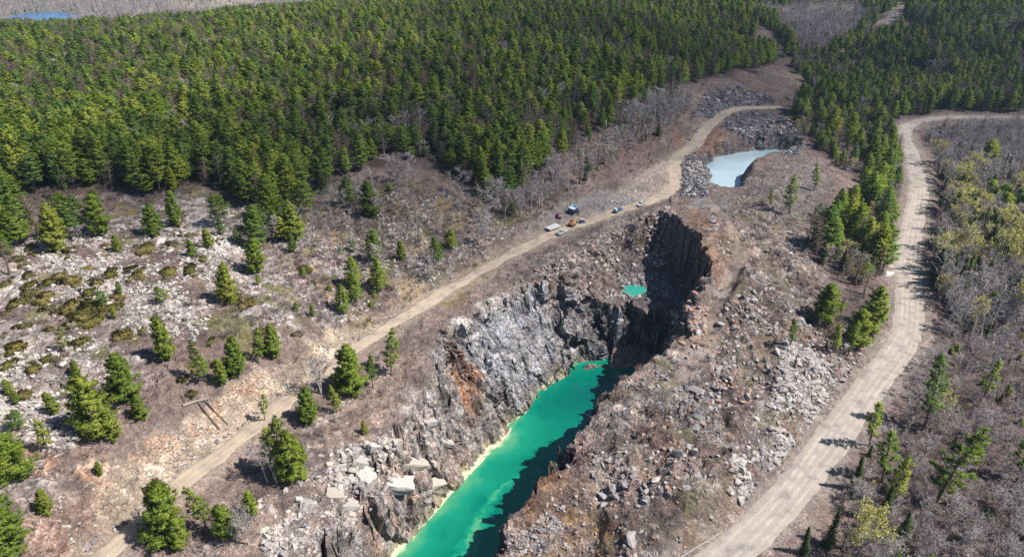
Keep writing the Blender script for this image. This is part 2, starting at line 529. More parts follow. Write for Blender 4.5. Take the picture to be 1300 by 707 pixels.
# open slope on the left: broken pale bedrock between brush
strata = np.sin((X * 0.55 + Y * 0.83) * 0.55 + n_mid * 9)
open_left = region([(-90, 800), (-80, 345), (0, 292), (120, 238), (250, 240), (330, 278), (400, 262), (440, 300), (430, 350), (400, 400), (300, 455), (180, 520), (60, 640), (-20, 760)], 6, 6)
outc = sstep(-.12, .16, fbm(X, Y, 26, 4, 401) + n_small * .25 + strata * .06 + .05)
paint(open_left * outc * .9, rock_pale * .88, 1.0)
paint(open_left * (1 - outc) * .8, brush_c * 1.1, .3)
for P in ([(0, 330), (60, 300), (160, 290), (300, 262), (330, 290), (280, 330), (180, 360), (60, 380), (0, 400)], [(0, 420), (120, 430), (200, 480), (100, 520), (40, 560), (-20, 560)]):
    paint(region(P, 6, 8) * sstep(-.2, .1, n_mid + .1) * .75, rock_pale, 1.0)
mid_slope = region([(330, 290), (470, 225), (600, 255), (690, 240), (690, 262), (600, 330), (520, 385), (440, 420), (390, 400)], 5, 5)
paint(mid_slope * .6, C(.25, .20, .185), .5)
paint(mid_slope * sstep(.08, .25, fbm(X, Y, 14, 4, 431)) * .8, rock_pale * .85, .9)
# cut bank over the track
paint(region([(105, 660), (120, 600), (200, 555), (300, 490), (400, 440), (470, 405), (492, 412), (400, 476), (300, 553), (222, 612), (160, 672)], 2.5, 3), scarp * 1.0 + pink_rock * .1, .6)
paint(region([(330, 470), (420, 420), (480, 400), (470, 425), (400, 470), (330, 520)], 2.5, 3) * .8, scarp * 1.05, .6)
paint(region([(20, 690), (60, 640), (130, 600), (150, 640), (110, 700), (60, 720)], 4, 4) * .7, pink_rock * .85, .7)
paint(region([(20, 560), (120, 590), (230, 545), (330, 480), (330, 500), (230, 562), (120, 615), (30, 600)], 2, 3) * sstep(-.1, .2, n_small) * .55, rust * 1.1, .6)
# slope between the track and the pit
between = region([(250, 700), (320, 600), (430, 500), (540, 415), (600, 400), (560, 430), (480, 560), (440, 610), (390, 700), (300, 740)], 4, 4)
paint(between * .75, C(.33, .265, .235), .55)
paint(region([(340, 680), (400, 590), (470, 560), (560, 440), (600, 420), (560, 560), (480, 707), (380, 740)], 3, 3) * sstep(-.15, .1, n_mid), rock_pale * .95, .9)
paint(region([(620, 385), (660, 345), (740, 290), (860, 250), (850, 280), (800, 300), (745, 350), (700, 360)], 4, 4) * .8, C(.25, .225, .215), .7)
paint(region([(690, 350), (760, 310), (850, 270), (880, 285), (830, 300), (780, 345), (720, 385)], 4, 5) * .5, C(.27, .235, .22), .9)
# yard round the vehicles, the broad bend, and the ground beyond
paint(region([(660, 300), (700, 262), (760, 240), (800, 240), (812, 262), (760, 280), (700, 305)], 3, 3) * .8, gravel_grey * .85, .2)
paint(region([(775, 250), (790, 228), (845, 205), (862, 215), (852, 240), (820, 256)], 3, 2) * .95, C(.33, .285, .26), .1)
paint(region([(735, 262), (748, 248), (790, 246), (805, 255), (770, 268)], 2, 3) * .7, C(.19, .19, .205), .2)
paint(region([(740, 215), (800, 165), (860, 145), (880, 150), (850, 190), (800, 215), (760, 235)], 4, 4) * .7, brush_c * 1.15, .4)
# right-hand spoil
right_spoil = region([(900, 270), (960, 240), (1010, 260), (1030, 330), (1090, 400), (1110, 470), (1040, 540), (1000, 600), (930, 690), (800, 760), (600, 760), (690, 610), (770, 500), (790, 476), (870, 440), (905, 380), (880, 300)], 4, 4)
paint(right_spoil * .9, spoil, .75)
paint(right_spoil * sstep(.02, .2, fbm(X, Y, 17, 4, 451)) * .75, rock_grey * .95, 1.0)
paint(right_spoil * sstep(.05, .25, fbm(X, Y, 10, 4, 461)) * .5, C(.235, .165, .14), .8)
paint(region([(905, 285), (940, 290), (935, 330), (915, 380), (905, 440), (870, 470), (800, 490), (850, 440), (895, 400), (905, 350)], 3, 4) * .75, C(.29, .24, .22), .2)
paint(region([(1010, 440), (1050, 470), (1040, 560), (980, 620), (900, 640), (940, 560), (990, 500)], 6, 6) * sstep(-.05, .15, n_mid) * .7, rock_grey * 1.05, 1.0)
paint(region([(640, 690), (700, 650), (790, 670), (900, 700), (930, 740), (640, 760)], 4, 6) * sstep(-.15, .15, fbm(X, Y, 8, 4, 471)), ochre * .72, .6)
paint(region([(660, 640), (700, 600), (720, 625), (700, 680), (650, 700)], 3, 3) * .7, rust * .8, .8)
paint(region([(870, 270), (890, 268), (940, 300), (930, 330), (905, 345), (885, 300)], 3, 3) * .55, rust * .75, .8)
# dark blasted rock round the pond
for P in ([(925, 145), (960, 138), (1000, 150), (1020, 190), (1000, 205), (975, 195), (945, 175), (925, 162)],
          [(866, 205), (895, 210), (905, 240), (890, 255), (865, 248)],
          [(905, 115), (935, 108), (990, 125), (985, 134), (930, 136), (895, 150), (885, 140)],
          [(895, 185), (930, 180), (950, 195), (915, 200), (900, 210), (880, 200)]):
    paint(region(P, 3, 3) * .9, C(.17, .165, .18), 1.0)
paint(region([(855, 180), (905, 162), (925, 172), (895, 195), (870, 205)], 3, 3) * .7, rust * .9 + C(.05, .05, .05), .6)
paint(region([(885, 250), (915, 252), (935, 245), (925, 262), (880, 264)], 2, 2) * .8, C(.24, .235, .24), .2)
# leaf litter under the woods
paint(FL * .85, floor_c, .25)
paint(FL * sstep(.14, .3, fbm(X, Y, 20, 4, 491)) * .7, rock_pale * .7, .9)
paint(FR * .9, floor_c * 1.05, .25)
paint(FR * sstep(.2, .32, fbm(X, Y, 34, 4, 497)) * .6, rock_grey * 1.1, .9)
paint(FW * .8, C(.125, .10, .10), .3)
paint(region([(1105, 45), (1130, 12), (1150, 8), (1148, 30), (1120, 52)], 8, 14), rock_pale * .9, 1)
paint(region([(1000, 92), (1030, 66), (1090, 62), (1080, 78), (1040, 90), (1010, 110)], 6, 4) * .8, C(.26, .21, .185), .3)
paint(far, C(.20, .185, .165), .1)
paint(far * sstep(.0, .15, fbm(X, Y, 160, 3, 511) - .02 + sstep(-700, -350, X) * sstep(1450, 1600, Y) * .35) * sstep(-900, -600, X), C(.36, .32, .25), .1)
paint(region([(1126, 350), (1130, 318), (1138, 316), (1138, 338), (1133, 352)], .6, .8), C(.80, .82, .85), .05)
for P in ([(1276, 190), (1284, 190), (1280, 215), (1274, 218)], [(1284, 196), (1290, 200), (1286, 212)]):
    paint(region(P, .6, .8), C(.78, .80, .83), .05)
# moss and rusty grass in small patches
paint(sstep(.16, .3, fbm(X, Y, 7, 4, 521)) * np.maximum(open_left, mid_slope) * .8, moss, .2)
paint(region([(560, 380), (590, 345), (640, 320), (650, 328), (600, 365), (570, 392)], 2, 2) * .8, C(.16, .145, .045), .2)
# rock in the pit
up = np.clip((Z - WATER_Z) / 34, 0, 1)
pit = wall
wn1 = fbm(X + Z * .4, Y, 15, 4, 531); wn2 = fbm(X, Y - Z * .8, 6, 4, 541)
paint(pit, C(.255, .258, .275), .75)
paint(pit * sstep(.0, .2, wn2) * .6, C(.37, .37, .38), 1.0)
paint(pit * sstep(.05, .22, wn1) * .75, C(.165, .16, .17), 1.0)
paint(pit * sstep(.1, .25, fbm(X, Y + Z, 9, 4, 551)) * .35, pink_rock * .75, 1.0)
recess_shade = region([(752, 384), (800, 386), (850, 395), (862, 300), (880, 285), (905, 340), (905, 395), (872, 430), (830, 455), (775, 470), (750, 455)], 2, 3)
paint(np.maximum(pit, wall2) * recess_shade * .75, C(.065, .068, .082), 1.0)  # shade of the recess and upper right wall, painted into the rock colour
paint(np.maximum(pit, wall2) * recess_shade * sstep(.08, .2, fbm(X * 2.2 + Y, Z * .25, 6, 3, 557)) * .7, C(.22, .27, .33), 1.0)
low_left = region([(440, 570), (500, 480), (580, 440), (640, 540), (560, 680), (500, 740), (380, 760), (360, 680)], 5, 6)
paint(pit * region([(578, 415), (640, 388), (695, 372), (712, 430), (694, 495), (640, 500), (600, 470)], 2, 3) * .8, C(.345, .37, .415), .5)
paint(pit * low_left * .8, C(.40, .37, .345), .5)
paint(pit * low_left * sstep(.05, .25, fbm(X + Z, Y, 11, 4, 561)) * .55, pink_rock * .95, .5)
paint(pit * region([(553, 428), (588, 436), (616, 500), (596, 528), (558, 492)], 2, 5) * .85, C(.42, .19, .08), .7)
paint(pit * region([(470, 610), (520, 640), (560, 620), (520, 690), (480, 707)], 2, 5) * sstep(-.05, .15, n_mid) * .6, C(.42, .26, .17), .5)
paint(region([(560, 410), (585, 405), (600, 425), (585, 435), (568, 430)], 1.5, 2) * .9, C(.60, .58, .54), .8)
paint(region([(605, 388), (640, 375), (640, 392), (615, 398)], 1.5, 2) * .85, C(.58, .56, .54), .8)
paint(region([(695, 355), (715, 352), (715, 385), (700, 390)], 1.5, 2) * .8, C(.27, .17, .12), .7)
paint(wall2 * .6, C(.24, .21, .20), 1.0)
COLR *= (0.80 + 0.40 * ROCK_R * (pit + wall2))[:, None] + (1 - np.clip(pit + wall2, 0, 1))[:, None] * .2
paint(pit * sstep(1.6, .5, Z - WATER_Z + n_small * 1.2) * sstep(20, 5, X - .2 * Y + 30), mineral, .3)
paint(pit * sstep(3.2, 2.0, Z - WATER_Z + n_small * 1.6) * .35 * sstep(20, 5, X - .2 * Y + 30), C(.42, .40, .16), .3)
strk = fbm(X * 1.6 + Y * 1.1, Z * .22 + X * .1, 3.2, 4, 571)
paint(pit * sstep(.06, .2, strk) * .6, C(.36, .37, .40), 1.0)
paint(pit * sstep(.06, .2, -strk) * .6, C(.13, .132, .15), 1.0)
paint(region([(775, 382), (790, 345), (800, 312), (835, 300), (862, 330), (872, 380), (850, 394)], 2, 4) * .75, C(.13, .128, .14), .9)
paint(region([(900, 262), (945, 232), (985, 206), (1040, 200), (1060, 240), (1020, 290), (960, 300)], 5, 6) * .55, C(.215, .205, .212), .8)
# beds
paint((1 - sstep(-1, 2, Z - POND_Z + .5)) * sstep(-9, -6, sdist(X, Y, POND_XY)) * .5, C(.33, .31, .28), .2)
paint((1 - sstep(1.2, 3.2, D_CREST + n_small * 2)) * .8, C(.30, .255, .235), .1)
for M_ in (mid_slope, np.maximum(between, 0), right_spoil):
    paint(M_ * sstep(.05, .2, fbm(X, Y, 9, 4, 581)) * .6, C(.105, .085, .085), .25)
    paint(M_ * sstep(.1, .22, fbm(X, Y, 8, 4, 587)) * .55, C(.40, .37, .355), .9)
paint(mid_slope * sstep(.05, .2, fbm(X, Y, 12, 4, 591)) * .6, C(.33, .26, .16), .1)
paint(np.maximum(mid_slope, right_spoil * .6) * sstep(.12, .25, fbm(X, Y, 9, 4, 593)) * .7, C(.13, .13, .05), .1)
paint(right_spoil * sstep(.08, .22, fbm(X, Y, 21, 4, 595)) * .3, C(.28, .215, .155), .4)
# road verges
paint((1 - sstep(3.0, 6.5, D_TRACK + n_small * 4)) * .8, C(.36, .30, .25), .15)
paint((1 - sstep(5.2, 10.0, D_HAUL + n_small * 7 + n_mid * 4)) * .85, C(.335, .295, .275), .2)
# patch-scale variation every natural ground has
COLR *= (1 + n_mid * .35 + n_small * .45)[:, None]
COLR = np.clip(COLR * np.array((.80, .785, .785)) * (1 + .10 * sstep(.45, .7, ROCKY))[:, None], .02, .85)


# ------------------------------------------------------------------ materials
def new_mat(name):
    m = bpy.data.materials.new(name)
    m.use_nodes = True
    nt = m.node_tree
    b = nt.nodes["Principled BSDF"]
    b.inputs["Roughness"].default_value = 0.9
    b.inputs["Specular IOR Level"].default_value = 0.2
    return m, nt, b


def N(nt, t, **kw):
    n = nt.nodes.new(t)
    for k_, v in kw.items():
        if k_.startswith("in_"):
            key = k_[3:]
            n.inputs[int(key) if key.isdigit() else key].default_value = v
        else:
            setattr(n, k_, v)
    return n


def ramp(nt, fac, stops, interp='LINEAR'):
    r = N(nt, "ShaderNodeValToRGB")
    r.color_ramp.interpolation = interp
    e = r.color_ramp.elements
    while len(e) > 1:
        e.remove(e[-1])
    e[0].position = stops[0][0]; e[0].color = (*stops[0][1], 1)
    for p, c in stops[1:]:
        q = e.new(p); q.color = (*c, 1)
    nt.links.new(fac, r.inputs[0])
    return r.outputs[0]


def mul(nt, a, b, fac=1.0):
    m = N(nt, "ShaderNodeMix", data_type='RGBA', blend_type='MULTIPLY')
    m.inputs[0].default_value = fac
    nt.links.new(a, m.inputs[6]); nt.links.new(b, m.inputs[7])
    return m.outputs[2]


def mth(nt, op, a, b=None, c=None):
    m = N(nt, "ShaderNodeMath", operation=op)
    for i, v in enumerate((a, b, c)):
        if v is None:
            continue
        if isinstance(v, (int, float)):
            m.inputs[i].default_value = v
        else:
            nt.links.new(v, m.inputs[i])
    return m.outputs[0]


def g3(v):
    return (v, v, v)


def terrain_material():
    m, nt, b = new_mat("broken_ground")
    at = N(nt, "ShaderNodeAttribute", attribute_name="Col")
    ar = N(nt, "ShaderNodeAttribute", attribute_name="rocky")
    geo = N(nt, "ShaderNodeNewGeometry")
    ln = nt.links.new
    wrp = N(nt, "ShaderNodeTexNoise", in_Scale=.55, in_Detail=3.0)
    ln(geo.outputs["Position"], wrp.inputs["Vector"])
    ad = N(nt, "ShaderNodeVectorMath", operation='MULTIPLY_ADD')
    ln(wrp.outputs["Color"], ad.inputs[0]); ad.inputs[1].default_value = (1.6, 1.6, 1.6); ln(geo.outputs["Position"], ad.inputs[2])
    stones = None
    hs = []
    for sc, lo, hi in ((.16, .72, 1.28), (.46, .55, 1.45), (1.2, .55, 1.5), (2.7, .72, 1.3)):
        vo = N(nt, "ShaderNodeTexVoronoi", feature='F1', in_Scale=sc)
        ln(ad.outputs[0], vo.inputs["Vector"])
        sep = N(nt, "ShaderNodeSeparateColor")
        ln(vo.outputs["Color"], sep.inputs[0])
        c = ramp(nt, sep.outputs[0], [(0, g3(lo)), (1, g3(hi))])
        stones = c if stones is None else mul(nt, stones, c)
        hs.append((sep.outputs[1], vo.outputs["Distance"], sc))
    # tint cell to cell: pinkish, bluish, ochre
    vo = N(nt, "ShaderNodeTexVoronoi", feature='F1', in_Scale=.9)
    ln(ad.outputs[0], vo.inputs["Vector"])
    sep = N(nt, "ShaderNodeSeparateColor"); ln(vo.outputs["Color"], sep.inputs[0])
    tint = ramp(nt, sep.outputs[2], [(0, (1.08, .97, .92)), (.35, (.95, .98, 1.08)), (.6, (1.05, .98, 1.0)), (.85, (1.1, 1.0, .86)), (1, (.9, .95, 1.05))])
    # joints
    ve = N(nt, "ShaderNodeTexVoronoi", feature='DISTANCE_TO_EDGE', in_Scale=.8)
    ln(ad.outputs[0], ve.inputs["Vector"])
    joint = ramp(nt, ve.outputs["Distance"], [(0, g3(.35)), (.05, g3(.8)), (.11, g3(1))])
    rocky = mul(nt, mul(nt, stones, tint), joint)
    ns = N(nt, "ShaderNodeTexNoise", in_Scale=1.7, in_Detail=7.0, in_Roughness=.7)
    ln(geo.outputs["Position"], ns.inputs["Vector"])
    soilv = ramp(nt, ns.outputs["Fac"], [(.3, g3(.42)), (.5, g3(1.0)), (.68, g3(1.6))])
    mx = N(nt, "ShaderNodeMix", data_type='RGBA')
    ln(ar.outputs["Fac"], mx.inputs[0]); ln(soilv, mx.inputs[6]); ln(rocky, mx.inputs[7])
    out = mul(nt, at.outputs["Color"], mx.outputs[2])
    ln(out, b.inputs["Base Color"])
    # relief
    h = mth(nt, 'MULTIPLY', ns.outputs["Fac"], .5)
    for v, d, sc in hs:
        h = mth(nt, 'ADD', h, mth(nt, 'MULTIPLY', mth(nt, 'SUBTRACT', v, mth(nt, 'MULTIPLY', d, .7)), .42 / sc))
    h = mth(nt, 'MULTIPLY', h, mth(nt, 'ADD', mth(nt, 'MULTIPLY', ar.outputs["Fac"], .8), .2))
    bp = N(nt, "ShaderNodeBump", in_Strength=1.0, in_Distance=1.6)
    ln(h, bp.inputs["Height"]); ln(bp.outputs[0], b.inputs["Normal"])
    b.inputs["Roughness"].default_value = .95
    b.inputs["Specular IOR Level"].default_value = .1
    return m


def tag(o, label=None, cat=None, group=None, kind=None):
    if label: o["label"] = label
    if cat: o["category"] = cat
    if group: o["group"] = group
    if kind: o["kind"] = kind
    return o


def mesh_np(name, V, F, mats, smooth=False):
    """V (n,3); F: array (m,3|4) or list of arrays"""
    Fs = F if isinstance(F, list) else [F]
    Fs = [f for f in Fs if len(f)]
    me = bpy.data.meshes.new(name)
    V = np.asarray(V, np.float32)
    me.vertices.add(len(V)); me.vertices.foreach_set("co", V.ravel())
    loops = np.concatenate([f.ravel() for f in Fs]).astype(np.int32)
    tot = np.concatenate([np.full(len(f), f.shape[1], np.int32) for f in Fs])
    st = np.concatenate([[0], np.cumsum(tot)[:-1]]).astype(np.int32)
    me.loops.add(len(loops)); me.loops.foreach_set("vertex_index", loops)
    me.polygons.add(len(tot)); me.polygons.foreach_set("loop_start", st); me.polygons.foreach_set("loop_total", tot)
    me.polygons.foreach_set("use_smooth", np.full(len(tot), smooth))
    for m in (mats if isinstance(mats, (list, tuple)) else [mats]):
        me.materials.append(m)
    me.update(calc_edges=True)
    return me


def link(name, me, parent=None):
    o = bpy.data.objects.new(name, me)
    COL.objects.link(o)
    if parent is not None:
        o.parent = parent
    return o


idx = np.arange(NR * NC).reshape(NR, NC)
quads = np.stack([idx[:-1, :-1], idx[:-1, 1:], idx[1:, 1:], idx[1:, :-1]], -1).reshape(-1, 4)
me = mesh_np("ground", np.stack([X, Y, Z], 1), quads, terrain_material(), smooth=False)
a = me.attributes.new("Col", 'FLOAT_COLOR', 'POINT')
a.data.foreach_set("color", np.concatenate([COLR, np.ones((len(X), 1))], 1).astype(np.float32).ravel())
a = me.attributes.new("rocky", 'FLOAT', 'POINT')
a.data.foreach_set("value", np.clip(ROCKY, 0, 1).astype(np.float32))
tag(link("ground", me), kind="structure")


# ------------------------------------------------------------------ roads: sheets laid on the levelled ground
def road_sheet(name, line, half, n_across, mat, seed, step=.8, wob=.9, lift=.06):
    L = smooth_line(line, step)
    d = np.gradient(L[:, :2], axis=0)
    d /= np.linalg.norm(d, axis=1)[:, None] + 1e-9
    nx, ny = d[:, 1], -d[:, 0]
    s = np.concatenate([[0], np.cumsum(np.linalg.norm(np.diff(L[:, :2], axis=0), axis=1))])
    t = np.linspace(-1, 1, n_across)
    hl = half(s / s[-1]) + fbm(s, s * 0 + 3, 7, 4, seed) * wob * 2
    hr = half(s / s[-1]) + fbm(s, s * 0 + 9, 7, 4, seed + 5) * wob * 2
    W = np.where(t[None] < 0, hl[:, None], hr[:, None]) * t[None]
    x = L[:, 0][:, None] + nx[:, None] * W; y = L[:, 1][:, None] + ny[:, None] * W
    z = L[:, 2][:, None] + lift - np.abs(t[None]) ** 6 * (lift + .16) + fbm(x, y, 3, 3, seed + 8) * .08 - .05 * np.exp(-((np.abs(W) - .95) / .3) ** 2)
    n, mm = x.shape
    ii = np.arange(n * mm).reshape(n, mm)
    q = np.stack([ii[:-1, :-1], ii[:-1, 1:], ii[1:, 1:], ii[1:, :-1]], -1).reshape(-1, 4)
    me = mesh_np(name, np.stack([x.ravel(), y.ravel(), z.ravel()], 1), q, mat, True)
    at = me.attributes.new("across", 'FLOAT', 'POINT'); at.data.foreach_set("value", W.ravel().astype(np.float32))
    at = me.attributes.new("along", 'FLOAT', 'POINT'); at.data.foreach_set("value", np.repeat(s, mm).astype(np.float32))
    return tag(link(name, me), kind="structure")


def road_material(name, base, rut, lanes, width):
    m, nt, b = new_mat(name)
    ln = nt.links.new
    ac = N(nt, "ShaderNodeAttribute", attribute_name="across")
    al = N(nt, "ShaderNodeAttribute", attribute_name="along")
    geo = N(nt, "ShaderNodeNewGeometry")
    n1 = N(nt, "ShaderNodeTexNoise", in_Scale=.25, in_Detail=5.0); ln(geo.outputs["Position"], n1.inputs["Vector"])
    n2 = N(nt, "ShaderNodeTexNoise", in_Scale=2.5, in_Detail=5.0); ln(geo.outputs["Position"], n2.inputs["Vector"])
    cmb = N(nt, "ShaderNodeCombineXYZ")
    ln(mth(nt, 'MULTIPLY', ac.outputs["Fac"], 1.7), cmb.inputs[0]); ln(mth(nt, 'MULTIPLY', al.outputs["Fac"], .045), cmb.inputs[1])
    n3 = N(nt, "ShaderNodeTexNoise", in_Scale=1.0, in_Detail=4.0, in_Roughness=.6); ln(cmb.outputs[0], n3.inputs["Vector"])
    wob = mth(nt, 'ADD', ac.outputs["Fac"], mth(nt, 'MULTIPLY', mth(nt, 'SUBTRACT', n1.outputs["Fac"], .5), 1.4))
    track = None
    for c_ in lanes:
        g = mth(nt, 'POWER', 2.718, mth(nt, 'MULTIPLY', mth(nt, 'POWER', mth(nt, 'ABSOLUTE', mth(nt, 'DIVIDE', mth(nt, 'SUBTRACT', wob, c_), width)), 2.0), -1.0))
        track = g if track is None else mth(nt, 'MAXIMUM', track, g)
    mx = N(nt, "ShaderNodeMix", data_type='RGBA')
    ln(mth(nt, 'MULTIPLY', track, mth(nt, 'MULTIPLY', mth(nt, 'ADD', mth(nt, 'MULTIPLY', n3.outputs["Fac"], .9), .15), mth(nt, 'MULTIPLY', n1.outputs["Fac"], 1.25))), mx.inputs[0])
    mx.inputs[6].default_value = (*base, 1); mx.inputs[7].default_value = (*rut, 1)
    c = mul(nt, mx.outputs[2], ramp(nt, n3.outputs["Fac"], [(.3, g3(.92)), (.7, g3(1.07))]))
    c = mul(nt, c, ramp(nt, n2.outputs["Fac"], [(.3, g3(.85)), (.7, g3(1.13))]))
    c = mul(nt, c, ramp(nt, n1.outputs["Fac"], [(.32, (.70, .70, .73)), (.45, (.93, .93, .94)), (.65, (1.1, 1.08, 1.05))]))
    ln(c, b.inputs["Base Color"])
    bp = N(nt, "ShaderNodeBump", in_Strength=.5, in_Distance=.3)
    ln(n2.outputs["Fac"], bp.inputs["Height"]); ln(bp.outputs[0], b.inputs["Normal"])
    b.inputs["Roughness"].default_value = .95
    return m


road_sheet("dirt_track", track_xyz, lambda u: 2.7 + 1.6 * sstep(.4, .75, u) + .5 * sstep(.8, 1, u), 21,
           road_material("track_dirt", (.33, .28, .235), (.42, .335, .245), (-.95, .95), .5), 601, wob=1.3)
road_sheet("gravel_road", haul_xyz, lambda u: 4.8 + .6 * np.exp(-((u - .33) / .08) ** 2) - 1.3 * sstep(.72, .9, u), 25,
           road_material("road_gravel", (.30, .268, .25), (.44, .40, .37), (-2.4, -.7, 1.1, 2.9), .42), 641, wob=.5)


# ------------------------------------------------------------------ water: cloudy, so the bed tells only where it is shallow
def water_mesh(name, poly, z, mat, step, grow=6.0):
    xs = [p[0] for p in poly]; yy = [p[1] for p in poly]
    gx = np.arange(min(xs) - grow, max(xs) + grow, step); gy = np.arange(min(yy) - grow, max(yy) + grow, step)
    A, B = np.meshgrid(gx, gy)
    keep = sdist(A.ravel(), B.ravel(), poly) > -grow
    dep = np.clip(z - ground(A.ravel(), B.ravel()), -2, 12)
    n, mm = A.shape
    ii = np.arange(n * mm).reshape(n, mm)
    q = np.stack([ii[:-1, :-1], ii[:-1, 1:], ii[1:, 1:], ii[1:, :-1]], -1).reshape(-1, 4)
    q = q[keep[q].all(1)]
    use = np.unique(q); re = np.zeros(n * mm, int); re[use] = np.arange(len(use))
    V = np.stack([A.ravel(), B.ravel(), np.full(A.size, z)], 1)[use]
    me = mesh_np(name, V, re[q], mat, True)
    at = me.attributes.new("depth", 'FLOAT', 'POINT'); at.data.foreach_set("value", dep[use].astype(np.float32))
    return me, V


def water_material(name, stops, scale=.12, rough=.08, ripple=.05, spec=.5):
    m, nt, b = new_mat(name)
    ln = nt.links.new
    at = N(nt, "ShaderNodeAttribute", attribute_name="depth")
    geo = N(nt, "ShaderNodeNewGeometry")
    n1 = N(nt, "ShaderNodeTexNoise", in_Scale=scale, in_Detail=4.0); ln(geo.outputs["Position"], n1.inputs["Vector"])
    n2 = N(nt, "ShaderNodeTexNoise", in_Scale=1.1, in_Detail=3.0); ln(geo.outputs["Position"], n2.inputs["Vector"])
    f = mth(nt, 'ADD', mth(nt, 'DIVIDE', at.outputs["Fac"], 8.0), mth(nt, 'MULTIPLY', mth(nt, 'SUBTRACT', n1.outputs["Fac"], .5), .35))
    c = ramp(nt, f, stops)
    ln(c, b.inputs["Base Color"])
    b.inputs["Roughness"].default_value = rough
    b.inputs["Specular IOR Level"].default_value = spec
    b.inputs["IOR"].default_value = 1.33
    bp = N(nt, "ShaderNodeBump", in_Strength=ripple, in_Distance=.2)
    ln(n2.outputs["Fac"], bp.inputs["Height"]); ln(bp.outputs[0], b.inputs["Normal"])
    return m


me, V = water_mesh("quarry_water", TOE_XY, WATER_Z, water_material("emerald_water", [(0, (.46, .45, .36)), (.02, (.30, .40, .22)), (.06, (.07, .27, .15)), (.25, (.006, .20, .13)), (.6, (.0, .125, .092)), (1, (.0, .085, .078))], .1), .5)
# a shelf of pale drowned rubble along the near right side, seen through the water
shelf = smooth_line([(*at_z(a, b, WATER_Z), 0) for a, b in [(580, 730), (594, 695), (610, 655), (632, 622), (655, 606), (684, 598)]], 1.5)
ds, _ = dist_line(V[:, 0], V[:, 1], [tuple(p[:2]) for p in shelf], closed=False)
vx, vy = V[:, 0], V[:, 1]
dep = np.zeros(len(V), np.float32); me.attributes["depth"].data.foreach_get("value", dep)
wsh = 1.0 + 2.2 * sstep(150, 125, vy)
lump = facets(vx, vy, vx * 0, 1.1, 671, 1.0)[0] * 2.2 + fbm(vx, vy, 4, 3, 677) * 2.0
dep = dep - 1.2 + 4.5 * sstep(165, 212, vy) + np.clip(fbm(vx, vy, 18, 3, 673) * 4, -1.5, 2) * (dep > 2)
dep = np.minimum(dep, .7 + .33 * np.maximum(sdist(vx, vy, TOE_XY), 0) + np.clip(fbm(vx, vy, 7, 3, 679) * 2.5, -.3, 1.5) + 3 * sstep(175, 200, vy))
dep = np.minimum(dep, np.maximum(1.1 + lump + np.maximum(ds - wsh, 0) * 1.6 + sstep(0, wsh, ds) * 1.6, .62) + 1.2 * sstep(140, 165, vy))
me.attributes["depth"].data.foreach_set("value", dep.astype(np.float32))
tag(link("quarry_water", me), kind="structure")
me, V = water_mesh("pond", POND_XY, POND_Z, water_material("milky_water", [(0, (.40, .42, .36)), (.06, (.22, .50, .48)), (.13, (.20, .38, .43)), (.3, (.27, .39, .46)), (.42, (.35, .46, .53)), (.55, (.30, .42, .49)), (.7, (.42, .51, .57))], .05), .5, 8.0)
dep = np.zeros(len(V), np.float32); me.attributes["depth"].data.foreach_get("value", dep)
clear = sstep(14, 2, np.hypot(V[:, 0] - at_z(992, 196, POND_Z)[0], V[:, 1] - at_z(992, 196, POND_Z)[1]) + fbm(V[:, 0], V[:, 1], 5, 3, 5) * 6)
dep = dep * (1 - clear) + .45 * clear + 2.2 * (1 - clear) * (dep > .4)
me.attributes["depth"].data.foreach_set("value", dep.astype(np.float32))
tag(link("pond", me), kind="structure")
me, V = water_mesh("bench_puddle", PUD_XY, BENCH_Z - .08, water_material("puddle_water", [(0, (.06, .20, .15)), (.1, (.02, .24, .19)), (1, (.015, .22, .18))]), .3, 3.0)
tag(link("puddle", me), kind="structure")
LAKE = LAKE_XY
me, V = water_mesh("lake", LAKE, LAKE_Z + 3.0, water_material("lake_water", [(0, (.02, .12, .30)), (1, (.015, .10, .28))], .02, .15), 6.0, 4.0)
tag(link("lake", me), kind="structure")


